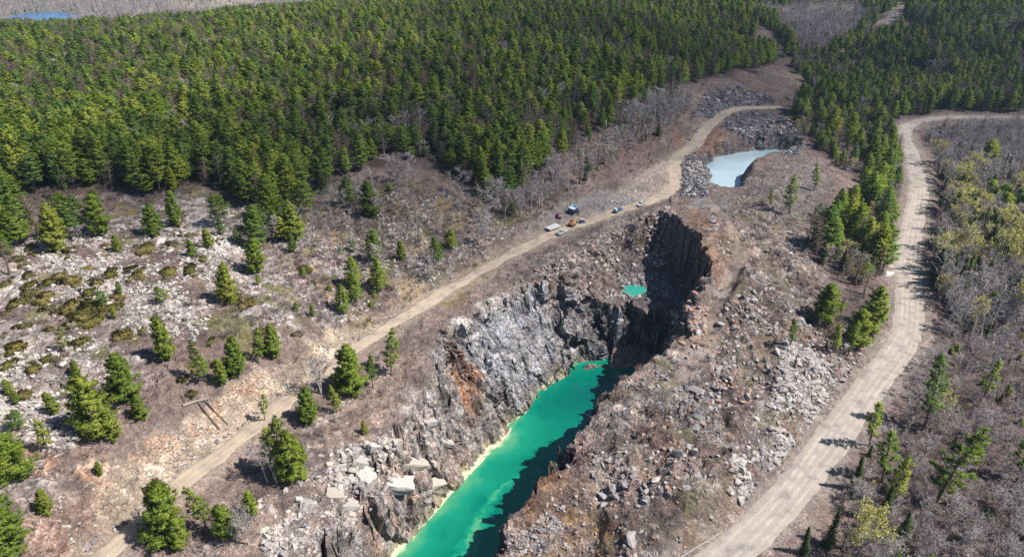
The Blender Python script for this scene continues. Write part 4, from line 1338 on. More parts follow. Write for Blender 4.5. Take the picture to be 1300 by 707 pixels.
# ---- trees one can pick out in the photograph: (base x, base y, height in its pixels, kind, prototype, label)
P_, S_, B_, O_ = K_PINE, K_SPRUCE, K_BARE, K_POPLAR
PICKED = [
    (290, 385, 54, P_, 4, "dense dark green pine alone on pale rocks, its shadow falling left"),
    (212, 456, 58, P_, 5, "full bright pine standing alone in brown brush above the cut bank"),
    (83, 447, 36, P_, 8, "small thin pine on layered pale bedrock below juniper mats"),
    (162, 510, 66, P_, 4, "tall full pine at the back of the clump on the left slope"),
    (128, 552, 78, P_, 6, "broad dark pine, widest of the clump on the left slope"),
    (146, 556, 40, P_, 5, "short bright pine at the foot of the broad dark pine"),
    (180, 531, 34, P_, 4, "small round pine downhill of the pine clump on the left slope"),
    (62, 572, 46, P_, 8, "pale airy pine between the dark pine clump and the slope's outer edge"),
    (24, 604, 62, P_, 6, "broad dark pine over the brown rubble of the lower slope"),
    (2, 612, 60, P_, 4, "dark pine cut off by the edge of the picture beside a broad dark pine"),
    (8, 704, 78, P_, 4, "bright full pine at the lowest corner of the left slope"),
    (60, 650, 36, P_, 5, "small leaning bright pine beside a fallen grey branch"),
    (210, 688, 80, P_, 6, "large bushy pine growing right at the dirt track's lower edge"),
    (228, 695, 42, P_, 5, "low bright pine tucked under the large bushy pine by the track"),
    (336, 534, 38, P_, 7, "dark flat-topped pine overhanging the dirt track"),
    (392, 536, 46, P_, 4, "compact bright pine below the track where it meets the cut bank"),
    (428, 524, 38, P_, 8, "thin pale pine next to a compact bright one below the track"),
    (446, 500, 68, P_, 4, "yellow-green full pine on the terrace between track and pit"),
    (474, 492, 44, P_, 7, "slim sparse pine beside the yellow-green pine on the terrace"),
    (497, 476, 62, P_, 8, "tall thin pine with gaps, last before the white rock of the pit rim"),
    (362, 604, 74, P_, 8, "tall thin yellow-green pine in the thicket below the track"),
    (376, 608, 62, P_, 5, "bright narrow pine behind the pale birch stems below the track"),
    (345, 600, 66, P_, 7, "sparse pine rising through the thicket below the track"),
    (262, 668, 58, P_, 8, "thin pale pine between the bushy pine and the dark thicket"),
    (290, 680, 44, P_, 6, "dark bushy pine in the thicket above the pale boulders"),
    (322, 655, 36, P_, 5, "small lone bright pine on the rubble slope below the thicket"),
    (463, 550, 18, P_, 4, "tiny bright round pine on bare pinkish soil above the pit"),
    (510, 330, 28, P_, 5, "small dark pine in brush left of the track's middle stretch"),
    (325, 345, 46, P_, 6, "round dark pine on pale rock rubble uphill of the lone pine"),
    (376, 306, 54, P_, 4, "full pine at the foot of the wooded hill above purple brush"),
    (345, 282, 60, P_, 6, "large pine at the forest foot above white boulders"),
    (470, 276, 50, P_, 6, "broad dark pine standing out before the forest edge"),
    (266, 316, 30, P_, 5, "small round pine beside the white outcrop on the upper slope"),
    (245, 325, 22, P_, 6, "tiny pine left of the white outcrop on the upper slope"),
    (397, 402, 18, P_, 5, "knee-high dark pine at the top of the cut bank"),
    (196, 300, 44, P_, 4, "bright conical pine on pale rubble under the forest edge"),
    (128, 298, 56, P_, 6, "big bright pine standing forward of the forest edge"),
    (150, 318, 24, P_, 5, "low bright pine at the feet of a big forest edge pine"),
    (70, 318, 62, P_, 4, "tall bright pine above the pale stone field"),
    (225, 288, 50, P_, 5, "pine with a split top just above the white outcrop"),
    (12, 300, 46, P_, 6, "dark pine at the outer end of the forest edge"),
    (88, 255, 52, P_, 7, "sparse pine behind the tall bright pine over the stone field"),
    (262, 484, 56, P_, 8, "pale green airy pine, first of the bright row above the cut bank"),
    (300, 474, 50, P_, 4, "bright round pine in the middle of the row above the cut bank"),
    (284, 486, 36, P_, 5, "short bright pine in front of the row above the cut bank"),
    (328, 462, 48, P_, 8, "loose pale pine in the row above the cut bank"),
    (347, 452, 44, P_, 4, "last round pine of the row above the cut bank"),
    (22, 512, 20, P_, 5, "very small pine on layered slabs at the outer slope"),
    (70, 524, 30, P_, 5, "small pine on grey slabs uphill of the pale airy pine"),
    (98, 475, 22, P_, 4, "very small round pine under the thin pine on bedrock"),
    (127, 602, 20, P_, 5, "tiny pine on the brown lip of the cut bank"),
    (152, 372, 16, P_, 5, "dwarf pine among juniper mats on the pale stone field"),
    (1003, 440, 40, P_, 7, "slim lone pine on grey spoil between pit and gravel road"),
    (1046, 406, 50, P_, 6, "broad dark pine at the upper end of the roadside clump"),
    (1104, 420, 58, P_, 5, "full bright pine nearest the gravel road in the clump"),
    (1076, 452, 48, P_, 7, "thin pine at the lower end of the roadside clump"),
    (1060, 448, 40, P_, 8, "sparse pale pine between the two big pines of the roadside clump"),
    (1088, 440, 50, P_, 6, "dark pine behind the full bright one in the roadside clump"),
    (1002, 272, 54, P_, 8, "thin yellowish pine on spoil above the pond's dark bank"),
    (1034, 242, 38, P_, 8, "small yellowish pine right of the thin one above the pond"),
    (978, 262, 24, P_, 8, "short wispy pine on brown spoil near the milky pond"),
    (1104, 566, 62, P_, 7, "sparse dark pine leaning over the gravel road's shadow"),
    (1120, 612, 70, P_, 7, "tall gappy pine behind the sparse leaning one by the gravel road"),
    (1130, 640, 62, P_, 8, "thin olive pine among bare brush by the gravel road"),
    (1172, 545, 96, P_, 7, "tall dark one-sided pine in the bare brush"),
    (1186, 640, 100, P_, 8, "light yellow-green ragged pine over the grey brush"),
    (1244, 510, 60, P_, 7, "faded green pine in grey brush far from the road"),
    (1290, 610, 70, P_, 7, "dull green pine at the outer edge of the bare brush"),
    (1050, 694, 46, S_, 0, "dark narrow spruce beside the yellow-green poplar"),
    (1020, 704, 36, S_, 2, "small dark spruce next to the gravel road's verge"),
    (1088, 712, 60, O_, 2, "round yellow-green poplar in new leaf at the lower edge"),
    (1085, 625, 46, S_, 2, "dark slender spruce on the road verge below the sparse pine"),
    (1118, 662, 44, S_, 1, "dark bushy spruce between bare brush and the poplar"),
    (1142, 690, 40, S_, 1, "low dark spruce among purple brush"),
    (1008, 470, 18, S_, 2, "tiny spruce on grey spoil below the slim lone pine"),
    (1185, 212, 30, O_, 0, "pale yellow poplar nearest the gravel road's upper bend"),
    (1222, 246, 34, O_, 0, "yellow poplar just down the wood from the road's upper bend"),
    (1208, 300, 34, O_, 1, "slim yellow poplar at the dark wood's edge"),
    (1224, 350, 54, O_, 1, "tall pale poplar with yellow top before dark spruces"),
    (1250, 355, 58, O_, 0, "broad yellow-topped poplar before dark spruces"),
    (1272, 372, 62, O_, 2, "brightest yellow poplar at the outer edge of the flat wood"),
    (1292, 352, 60, O_, 0, "yellow poplar cut by the picture's edge in the flat wood"),
    (1278, 420, 54, O_, 1, "forked pale poplar with few leaves over grey brush"),
    (1232, 432, 46, O_, 1, "white-stemmed poplar with a small yellow crown by the road shoulder"),
    (1190, 545, 40, O_, 1, "small thin poplar in the brush beyond the road shoulder"),
    (1286, 262, 36, O_, 2, "round yellow poplar at the wood's outer upper edge"),
    (1250, 218, 44, P_, 6, "broad round dark pine alone over the grey swamp wood"),
    (1212, 425, 56, B_, 1, "pale white-stemmed bare tree standing over the road shoulder"),
    (1256, 470, 56, B_, 3, "white forked bare birch in the brush"),
    (1215, 360, 50, B_, 0, "grey round-headed bare tree at the dark wood's edge"),
    (340, 612, 50, B_, 1, "pale leaning birch stem above the track's lower bend"),
    (352, 614, 46, B_, 3, "pale twin birch stems in the thicket below the track"),
    (408, 500, 44, B_, 2, "grey bare bush-like tree on the terrace above the pit"),
    (316, 690, 40, B_, 2, "purple-grey bare shrub tree by the lower thicket"),
]
for px_, py_, hp, kd, pk, lab in PICKED:
    hx, hy, hz = (float(q[0]) for q in hit(px_, py_))
    dd = hy * CP - (hz - CAM_H) * SP
    vv = (CY - py_) / FPX
    if kd is K_PINE: hp *= .92
    if kd is K_POPLAR: hp *= 1.1
    hh = hp * dd / (FPX * (CP + vv * SP))
    lean = rng.normal(0, .05, 2)
    if "leaning" in lab: lean = np.array([0.02, .16])
    kd.spot(hx, hy, hh, lab, None, pk, lean)


# ---- woods
def zone(poly, step, mix, hmin, hmax, test=None, label=None, group=None, minsep=0):
    xs = [p[0] for p in poly]; yy = [p[1] for p in poly]
    x, y = jitter(min(xs), max(xs), min(yy), max(yy), step)
    k = in_poly(x, y, poly)
    x, y = x[k], y[k]
    k = in_frame(x, y, ground(x, y)) & free(x, y)
    x, y = x[k], y[k]
    if test is not None:
        k = rng.random(len(x)) < test(x, y); x, y = x[k], y[k]
    w = np.array([m_[1] for m_ in mix], float)
    # kinds grow in clumps
    nz = np.stack([fbm(x, y, 28, 3, 700 + 13 * i) for i in range(len(mix))])
    sc = w[:, None] * np.exp(nz * 4) ; sc /= sc.sum(0)
    ch = (np.cumsum(sc, 0) < rng.random(len(x))[None]).sum(0).clip(0, len(mix) - 1)
    hn = fbm(x, y, 40, 3, 711)
    for i in range(len(x)):
        kd, _, picks, hs = mix[ch[i]]
        h = (hmin + (hmax - hmin) * min(1, max(0, .5 + hn[i] * 1.3 + rng.normal(0, .3)))) * hs
        kd.spot(x[i], y[i], h, label[kd.name], group[kd.name], int(rng.choice(picks)), None)


def lg(where, gwhere):
    lab = {"pine_tree": f"green pine standing {where}", "spruce_tree": f"dark narrow spruce standing {where}", "bare_tree": f"grey leafless tree standing {where}", "poplar_tree": f"pale poplar in yellow bud {where}"}
    grp = {"pine_tree": f"pines {gwhere}", "spruce_tree": f"spruces {gwhere}", "bare_tree": f"leafless trees {gwhere}", "poplar_tree": f"budding poplars {gwhere}"}
    return dict(label=lab, group=grp)


FORP = [0, 1, 2, 3]
valley_xy = px_poly([(968, 12), (1040, 6), (1092, 4), (1098, 30), (1070, 58), (1040, 72), (1012, 70), (990, 40)])
crag_xy = px_poly([(1098, 48), (1118, 22), (1140, 8), (1152, 10), (1146, 30), (1122, 50)])
fl_s = lambda x, y: sdist(x, y, forest_left_xy)
clear_n = lambda x, y: fbm(x, y, 30, 3, 741)
zone(forest_left_xy, 4.8, [(P_, .94, FORP, 1.0), (S_, .03, [0, 1], .8), (B_, .03, [0, 1, 3], .75)], 11, 19,
     lambda x, y: sstep(-2, 14, fl_s(x, y)) * np.where(clear_n(x, y) > .25, .3, .97) * (~in_poly(x, y, valley_xy)) * np.where(y > 760, .4, 1), **lg("in the closed wood on the big hill", "on the big wooded hill"))
zone(forest_left_xy, 6.0, [(P_, .8, [5, 6, 4], .6), (B_, .2, [2], .5)], 6, 13,
     lambda x, y: (sstep(0, 4, fl_s(x, y)) * (1 - sstep(14, 30, fl_s(x, y)))) * .6, **lg("along the big hill's forest foot", "along the forest foot"))
zone(forest_right_xy, 5.3, [(P_, .62, FORP, .9), (S_, .24, [0, 1], .9), (B_, .14, [0, 1, 3], .8)], 11, 18,
     lambda x, y: np.where(clear_n(x, y) > .24, .25, .96) * np.where(y > 1150, .5, 1) * (~in_poly(x, y, valley_xy)) * (~in_poly(x, y, crag_xy)), **lg("on the far hillside beyond the gravel road", "on the far hillside"))
zone(forest_left_xy, 6.0, [(P_, 1.0, [4, 5, 6, 0], .55)], 9, 14, lambda x, y: sstep(10, 25, fl_s(x, y)) * .6 * (clear_n(x, y) < .25), **lg("in the closed wood on the big hill", "on the big wooded hill"))
zone(forest_right_xy, 6.5, [(P_, 1.0, [4, 6, 0], .55)], 9, 14, lambda x, y: .6 * (y < 1100) * (~in_poly(x, y, valley_xy)) * (~in_poly(x, y, crag_xy)) * (clear_n(x, y) < .24), **lg("on the far hillside beyond the gravel road", "on the far hillside"))
zone(valley_xy, 4.6, [(B_, .93, [0, 1, 3], .9), (S_, .1, [0], .6)], 10, 14, lambda x, y: .8 + x * 0, **lg("in the purple hollow between the hills", "in the hollow between the hills"))
zone(thicket_xy, 3.9, [(P_, .72, [0, 1, 2, 5, 4], .85), (S_, .12, [0, 1], .8), (B_, .13, [0, 2, 3], .75), (O_, .08, [1], .7)], 6, 12,
     lambda x, y: .78 + clear_n(x, y) * .7, **lg("in the thicket between spoil and gravel road", "between spoil and gravel road"))
zone(thicket2_xy, 5, [(P_, .6, [5, 7, 8], .7), (S_, .2, [0, 2], .6), (B_, .3, [2, 3], .6)], 4, 10,
     lambda x, y: .35 + x * 0, **lg("in the roadside clump below the thicket", "in the roadside clump"))
zone(swamp_xy, 3.6, [(B_, .94, [0, 1, 3], .75), (S_, .05, [2], .6)], 8, 12, lambda x, y: .85 + x * 0, **lg("in the grey swamp wood inside the road's upper bend", "in the swamp wood"))
zone(flatwood_xy, 4.0, [(S_, .42, [0, 1], .95), (B_, .34, [0, 1, 3], .95), (O_, .06, [0, 1, 2], 1.0), (P_, .22, [0, 3, 1], .95)], 11, 18,
     lambda x, y: .95 + clear_n(x, y) * .5, **lg("in the flat wood right of the gravel road", "in the flat wood"))
zone(lowbrush_xy, 2.9, [(B_, .86, [2, 0, 3], .9), (S_, .09, [0, 1, 2], .6), (O_, .03, [1], .6), (P_, .06, [7, 8, 5], .9)], 5, 11,
     lambda x, y: .80 + clear_n(x, y) * 1.0, **lg("in the bare brushy flat below the flat wood", "in the brushy flat"))
mid_xy = px_poly([(330, 290), (420, 255), (520, 215), (600, 258), (655, 268), (640, 300), (560, 352), (480, 385), (430, 400), (390, 380)])
zone(mid_xy, 5.0, [(P_, .30, [5, 4, 8], .6), (B_, .70, [0, 2, 3], .9)], 5, 11, lambda x, y: .62 + clear_n(x, y), **lg("on the brushy slope above the track", "on the brushy slope above the track"))
edge_xy = px_poly([(600, 250), (655, 262), (700, 225), (740, 190), (800, 150), (860, 118), (880, 140), (850, 165), (790, 200), (745, 230), (690, 262), (650, 285)])
zone(edge_xy, 3.2, [(B_, .84, [0, 1, 2, 3], .9), (P_, .10, [7, 8, 5], .7), (S_, .06, [0, 2], .6)], 7, 13, lambda x, y: .75 + x * 0, **lg("in the brown strip between forest and yard", "between forest and yard"))
zone(px_poly([(-60, 350), (0, 298), (120, 245), (250, 248), (330, 285), (400, 258), (440, 250), (420, 300), (340, 330), (240, 322), (120, 315), (0, 355)]), 6.0, [(P_, .85, [0, 2, 4, 5, 6], .8), (B_, .15, [2], .6)], 6, 13, lambda x, y: .28 + clear_n(x, y) * .9, **lg("low among stones of the open slope", "among stones of the open slope"))
openl_xy = px_poly([(-60, 700), (-60, 345), (0, 300), (120, 250), (250, 250), (330, 290), (390, 300), (430, 360), (380, 400), (300, 440), (180, 520), (80, 600)])
zone(openl_xy, 9, [(P_, .6, [4, 5, 6], .5), (B_, .4, [2], .5)], 2, 7, lambda x, y: .30 + clear_n(x, y) * .8, **lg("low among stones of the open slope", "among stones of the open slope"))
zone(px_poly([(225, 690), (262, 640), (350, 570), (390, 560), (385, 600), (340, 650), (300, 690)]), 4.5, [(P_, .35, [5, 8], .6), (B_, .65, [2, 3], .7)], 3, 8, lambda x, y: .6 + x * 0, **lg("in the thicket below the track", "in the thicket below the track"))
zone(px_poly([(400, 520), (440, 470), (500, 430), (545, 425), (520, 480), (450, 545), (410, 560)]), 5.5, [(P_, .3, [5, 8], .5), (B_, .7, [2], .6)], 2, 6, lambda x, y: .45 + x * 0, **lg("on the terrace between track and pit", "on the terrace"))
zone(px_poly([(960, 240), (1010, 235), (1050, 250), (1030, 330), (1090, 380), (1100, 480), (1040, 560), (1000, 420), (980, 320)]), 9, [(P_, .4, [5, 8], .5), (B_, .6, [2], .5)], 2, 6, lambda x, y: .3 + x * 0, **lg("scattered over the grey spoil", "scattered over the spoil"))
zone(px_poly([(985, 125), (1060, 130), (1110, 155), (1080, 165), (1010, 150)]), 5.5, [(P_, .5, [5, 8], .7), (B_, .4, [0, 2], .7), (S_, .1, [0], .6)], 5, 10, lambda x, y: .5 + x * 0, **lg("beyond the end of the dirt track", "beyond the end of the dirt track"))


ANCHORS = [("lone dark pine", 290, 385), ("timber on the cut bank", 266, 530), ("white outcrop", 275, 275), ("big split block", 463, 607),
           ("bushy trackside pine", 210, 688), ("yellow-green terrace pine", 446, 500), ("white pickup", 713, 297), ("dark blue skip", 727, 271), ("milky pond", 940, 225),
           ("track's far end", 990, 136), ("broad dark pine", 128, 552), ("juniper mats", 100, 390), ("bench puddle", 806, 368), ("slim lone pine", 1003, 440),
           ("road's upper bend", 1150, 165), ("roadside snow patch", 1133, 335), ("round yellow poplar", 1088, 712), ("ragged light pine", 1186, 640), ("broad forest-edge pine", 470, 276), ("farthest pickup", 814, 261),
           ("bright pine row", 300, 474), ("boulder row", 330, 540)]
_ax, _ay, _ = hit([a[1] for a in ANCHORS], [a[2] for a in ANCHORS])
SPARSE = {"low among stones of the open slope": "on the open slope", "on the brushy slope above the track": "on the brushy slope", "in the brown strip between forest and yard": "before the forest", "on the terrace between track and pit": "on the terrace",
          "in the thicket below the track": "below the track", "scattered over the grey spoil": "on the spoil", "in the roadside clump below the thicket": "in the roadside clump", "beyond the end of the dirt track": "beyond the track", "in the bare brushy flat below the flat wood": "in the brushy flat",
          "in the flat wood right of the gravel road": "in the flat wood", "in the thicket between spoil and gravel road": "in the thicket"}
ORD = ["closest", "second closest", "third closest", "fourth closest", "fifth closest", "sixth closest", "seventh closest", "eighth closest"]
NOUN = {"pine_tree": "green pine", "spruce_tree": "dark spruce", "bare_tree": "leafless tree", "poplar_tree": "budding poplar"}


def single_out(kd, solo):
    bins = {}
    for i in solo:
        s = kd.spots[i]
        if s["group"] is None:
            continue
        z = next((v for k, v in SPARSE.items() if s["label"].endswith(k)), None)
        if z is None:
            continue
        d = np.hypot(_ax - s["x"], _ay - s["y"]); a = int(d.argmin())
        bins.setdefault((z, a), []).append((d[a], i))
    for (z, a), L in bins.items():
        L.sort()
        med = np.median([kd.spots[i]["h"] for _, i in L])
        for r_, (_, i) in enumerate(L[:len(ORD)]):
            size = "tall" if kd.spots[i]["h"] > med * 1.12 else "short" if kd.spots[i]["h"] < med * .88 else "middling"
            kd.spots[i]["label"] = f"{size} {NOUN[kd.name]} {z}, {ORD[r_]} to the {ANCHORS[a][0]}"


def plant(kd, limit, forest_name):
    """the spots that show largest become objects, the rest one object of kind stuff"""
    sp_ = kd.spots
    x = np.array([s["x"] for s in sp_]); y = np.array([s["y"] for s in sp_]); h = np.array([s["h"] for s in sp_])
    z = ground(x, y)
    px, py, d = project(x, y, z)
    topx, topy, _ = project(x, y, z + h)
    vis = (px > -25) & (px < 1325) & (py > -5) & (topy < 700)
    big = np.where(vis, h / d, h / d * .01)
    for i, s in enumerate(sp_):
        if s["group"] is None: big[i] = 9
    order = np.argsort(-big)
    solo, rest = order[:limit], order[limit:]
    single_out(kd, solo)
    made = {}
    for i in solo:
        s = sp_[i]
        pk = s["pick"]
        ph, parts = kd.protos[pk]
        e = bpy.data.objects.new(kd.name, None); COL.objects.link(e)
        e.empty_display_size = .5
        k = s["h"] / ph
        wd = k * (rng.uniform(.80, 1.02) if s["group"] is None else rng.uniform(.92, 1.22))
        e.location = (x[i], y[i], z[i] - .25)
        ln_ = s["lean"] if s["lean"] is not None else rng.normal(0, .035, 2)
        e.rotation_euler = (ln_[0], ln_[1], rng.uniform(0, 6.28))
        e.scale = (wd, wd, k)
        tag(e, s["label"], kd.cat, s["group"])
        for pn, me in parts:
            if pk in made:
                c = made[pk][pn].copy(); COL.objects.link(c); c.parent = e
            else:
                c = link(pn, me, e)
        if pk not in made:
            made[pk] = {c.name.split('.')[0]: c for c in e.children} if False else None
            made[pk] = {pn: ch for (pn, _), ch in zip(parts, [o for o in COL.objects if o.parent == e])}
    if len(rest):
        used = sorted(set(sp_[i]["pick"] for i in rest))
        for pk in used:
            kk = [i for i in rest if sp_[i]["pick"] == pk]
        protos = [[hidden(pn, me) for pn, me in kd.protos[pk][1]] for pk in used]
        P = np.stack([x[rest], y[rest], z[rest] - .3], 1)
        n = len(rest)
        S = np.array([sp_[i]["h"] / kd.protos[sp_[i]["pick"]][0] for i in rest])
        wr = rng.uniform(1.05, 1.5, n)
        S = np.stack([S * wr, S * wr, S], 1)
        o = scatter(forest_name, protos, P, S, rng.uniform(0, 6.28, n), .04)
        pick = np.array([used.index(sp_[i]["pick"]) for i in rest], np.int32)
        o.data.attributes["pick"].data.foreach_set("value", pick)
    print(kd.name, "objects", len(solo), "in stuff", len(rest))


plant(K_PINE, 300, "pine_forest")
plant(K_SPRUCE, 290, "spruce_woods")
plant(K_BARE, 300, "bare_woods")
plant(K_POPLAR, 200, "poplar_woods")

FARP = {'far_conifers': [[hidden(pn, me) for pn, me in K_SPRUCE.protos[pk][1]] for pk in (0, 1)], 'far_bare_wood': []}
for sd in (71, 72):
    tr, tw, _ = bare_tree(sd, 12, .26, 1, twig_w=.2, nb=12)
    FARP['far_bare_wood'].append([hidden('trunk', tr.mesh('bare_trunk', M_WHITE_BARK)), hidden('crown', tw.mesh('bare_crown', M_TWIG))])
# ---- the far valley: a grey wood that reads as one mass
x, y = jitter(-1500, 200, 1150, 2100, 7.5)
k = in_frame(x, y, ground(x, y), 120) & (sdist(x, y, LAKE_XY) < -8) & ~((x > -1000) & (x < -815) & (y > 1250) & (y < 1420) & (rng.random(len(x)) < .93)) & (rng.random(len(x)) < .9 - .75 * sstep(.02, .14, fbm(x, y, 160, 3, 511) - .02 + sstep(-700, -350, x) * sstep(1450, 1600, y) * .35) * sstep(-900, -600, x))
x, y = x[k], y[k]
con = rng.random(len(x)) < .12
hb = rng.uniform(8, 14, len(x))
for nm, kd, sel, pks in (("far_bare_wood", K_BARE, ~con, [0, 1]), ("far_conifers", K_SPRUCE, con, [0, 1])):
    scatter(nm, FARP[nm], np.stack([x[sel], y[sel], ground(x[sel], y[sel])], 1), hb[sel] / kd.protos[0][0], rng.uniform(0, 6.28, sel.sum()))
print("far trees", len(x))

# ---- brush: bare twigs that nobody could count
BR = [[hidden("brush", bush(s, 'brush').mesh("brush", M_BRUSH))] for s in (41, 42, 43)]
x, y = jitter(-420, 420, 85, 620, 2.1)
z = ground(x, y)
k = in_frame(x, y, z, 40) & free(x, y, 3.6, 8.5)
x, y, z = x[k], y[k], z[k]
f_fl, f_fw, f_op, f_mid, f_sp, f_bt = (field(q) for q in (FL, FW, open_left, mid_slope, right_spoil, between))
f_rock = field(ROCKY)
f_pad = field(region([(775, 250), (790, 228), (845, 205), (862, 215), (852, 240), (820, 256)], 3, 2))
edge_m = field(region([(600, 250), (655, 262), (700, 225), (740, 190), (800, 150), (860, 118), (880, 140), (850, 165), (790, 200), (745, 230), (690, 262), (650, 285)], 4, 4))
pr = np.clip(f_fl(x, y) * .25 + f_fw(x, y) * .75 + f_op(x, y) * .22 * (1.1 - f_rock(x, y)) * 2 + f_mid(x, y) * .5 + f_sp(x, y) * .07 + f_bt(x, y) * .16 + edge_m(x, y) * .6, 0, .9) + .03
pr *= 1 - .8 * f_pad(x, y)
pr *= .55 + 1.6 * sstep(-.15, .25, fbm(x, y, 11, 3, 801))
k = rng.random(len(x)) < pr * np.where(y > 300, .6, 1)
x, y, z = x[k], y[k], z[k]
scatter("brush", BR, np.stack([x, y, z - .1], 1), rng.uniform(.7, 1.9, len(x)), rng.uniform(0, 6.28, len(x)), .12)
print("brush", len(x))

# ---- junipers on the open slope, each a bush of its own
JU = [bush(s, 'juniper').crown("juniper_bush", M_JUNIPER, .15, .7, .7) for s in (51, 52, 53)]
JP = [(60, 375), (90, 358), (35, 350), (20, 386), (75, 352), (30, 415), (55, 380), (112, 372), (118, 388), (105, 395), (128, 400), (100, 404), (90, 412), (122, 360), (148, 378), (180, 316), (218, 312), (208, 318), (170, 344), (176, 350), (240, 344),
      (165, 355), (138, 350), (15, 448), (22, 440), (40, 470), (8, 465), (308, 388), (300, 378), (385, 342), (120, 384), (84, 398), (92, 388), (110, 410), (62, 392), (5, 362), (18, 330), (215, 345), (100, 436), (150, 428), (40, 372), (140, 392), (232, 300), (352, 300),
      (375, 424), (240, 500), (330, 420), (180, 420), (30, 500), (110, 512)]
jx, jy, jz = hit([p[0] for p in JP], [p[1] for p in JP])
ox, oy = jitter(-200, 0, 150, 240, 9.5)
kk = in_poly(ox, oy, openl_xy) & (rng.random(len(ox)) < .62 + fbm(ox, oy, 25, 3, 811) * 2)
jx = np.append(jx, ox[kk]); jy = np.append(jy, oy[kk])
for i in range(len(jx)):
    o = link("juniper_bush", JU[i % 3])
    s = rng.uniform(1.8, 3.4) if i < 42 else rng.uniform(.7, 2.2)
    o.location = (jx[i], jy[i], float(ground(jx[i], jy[i])[0]) + .1)
    o.scale = (s * rng.uniform(.8, 1.2), s * rng.uniform(.8, 1.1), s * .85)
    o.rotation_euler = (rng.normal(0, .08), rng.normal(0, .08), rng.uniform(0, 6.28))
    big = s > 2.0
    tag(o, "broad olive-brown juniper mat on the pale stones of the open slope" if big else "small olive-brown juniper bush between stones of the open slope", "juniper bush", "large juniper mats" if big else "small juniper bushes")


# ------------------------------------------------------------------ stones
ST = [stone(s, *q) for s, q in ((61, (1.2, .9, .75)), (62, (1.0, 1.0, .8)), (63, (1.5, .8, .6)), (64, (1.1, .75, .9)), (65, (1.6, 1.1, .45)), (66, (1.0, .85, .7)))]
ST_M = {}
for nm, mt in (("pale", R_PALE), ("lilac", R_LILAC), ("dark", R_DARK), ("rust", R_RUST), ("cream", R_CREAM)):
    lst = []
    for me in ST:
        m2 = me.copy(); m2.materials.clear(); m2.materials.append(mt); lst.append(m2)
    ST_M[nm] = lst
f_crest = field(D_CREST)
BOULDERS = []       # x, y, size, tone, label, group


def stones(poly, n, smin, smax, tones, label, group, big=1.2, px=True, power=2.6, avoid=True):
    P = px_poly(poly) if px else poly
    xs = [p[0] for p in P]; yy = [p[1] for p in P]
    x = rng.uniform(min(xs), max(xs), n * 6); y = rng.uniform(min(yy), max(yy), n * 6)
    k = in_poly(x, y, P) & (rng.random(len(x)) < .10 + 4.0 * sstep(-.06, .24, fbm(x, y, 13, 4, 821)))  & (sdist(x, y, PUD_XY) < -1) & (f_crest(x, y) > 2.2)
    if avoid: k &= (f_track(x, y) > 3.4) & (f_haul(x, y) > 7.2)
    x, y = x[k][:n], y[k][:n]
    s = smin + (smax - smin) * rng.random(len(x)) ** power
    for i in range(len(x)):
        BOULDERS.append((x[i], y[i], s[i], tones[int(rng.integers(len(tones)))], label, group))


stones([(900, 270), (960, 240), (1010, 270), (1030, 330), (1080, 400), (1100, 470), (1040, 540), (1000, 600), (930, 690), (800, 760), (640, 740), (700, 620), (775, 505), (800, 480), (880, 440), (910, 380)], 9000, .22, 1.7, ["lilac", "lilac", "rust", "dark"], "grey angular block lying on the spoil right of the pit", "blocks on the right spoil", power=5.0)
stones([(1000, 420), (1060, 480), (1040, 560), (980, 630), (920, 640), (930, 560), (980, 500)], 3200, .35, 2.2, ["lilac", "pale", "lilac"], "broken grey block in the rock band beside the gravel road", "blocks beside the gravel road", power=3.6)
stones([(855, 395), (895, 385), (905, 410), (895, 440), (860, 460), (850, 430)], 420, .6, 2.8, ["rust", "lilac", "rust"], "brown blasted block heaped at the rim of the deep pit", "blasted blocks at the pit rim", power=1.8)
stones([(640, 690), (700, 655), (790, 670), (920, 690), (900, 760), (640, 770)], 3500, .22, 1.3, ["lilac", "rust", "dark"], "stone on the ochre rubble at the spoil's lower end", "stones on the ochre rubble")
stones([(866, 205), (895, 210), (903, 232), (898, 250), (865, 248)], 620, .6, 2.8, ["dark", "dark", "lilac"], "dark block heaped on the pond's near bank", "dark blocks on the pond bank", power=1.8)
stones([(922, 148), (960, 140), (1000, 150), (1022, 188), (1000, 204), (975, 194), (945, 176), (922, 164)], 900, .7, 3.2, ["dark", "dark", "dark", "lilac"], "dark block in the blasted heap behind the pond", "dark blocks behind the pond", power=1.8)
stones([(895, 122), (935, 108), (995, 126), (985, 133), (930, 135), (900, 150), (875, 150)], 620, .8, 3.2, ["dark", "lilac", "dark"], "blue-grey block in the windrow at the track's far end", "blocks at the track's far end", power=1.8)
stones([(872, 168), (890, 160), (895, 175), (880, 200), (862, 200)], 220, .6, 2.0, ["dark", "lilac"], "dark block along the track above the pond", "blocks along the track above the pond", power=2.0)
stones([(-60, 640), (-60, 330), (60, 295), (180, 285), (320, 262), (340, 300), (300, 350), (260, 420), (180, 500), (60, 590)], 9000, .25, 1.7, ["pale", "pale", "lilac"], "pale angular stone in the stone field of the open slope", "stones of the open slope", power=4.0)
stones([(180, 300), (310, 258), (335, 285), (280, 320), (200, 330)], 420, .6, 2.8, ["pale"], "white block of the outcrop under the forest edge", "white blocks under the forest edge", power=2.0)
stones([(330, 300), (470, 240), (600, 260), (660, 290), (560, 360), (470, 400), (400, 410)], 3500, .25, 1.5, ["pale", "lilac"], "pale stone in the brush above the track", "stones in the brush above the track", power=3.0)
stones([(320, 640), (400, 580), (470, 560), (520, 560), (560, 540), (560, 600), (500, 690), (460, 720), (340, 720)], 1100, .35, 2.2, ["pale", "cream", "lilac"], "pale broken block on the slope down to the green water", "broken blocks above the green water", power=2.6)
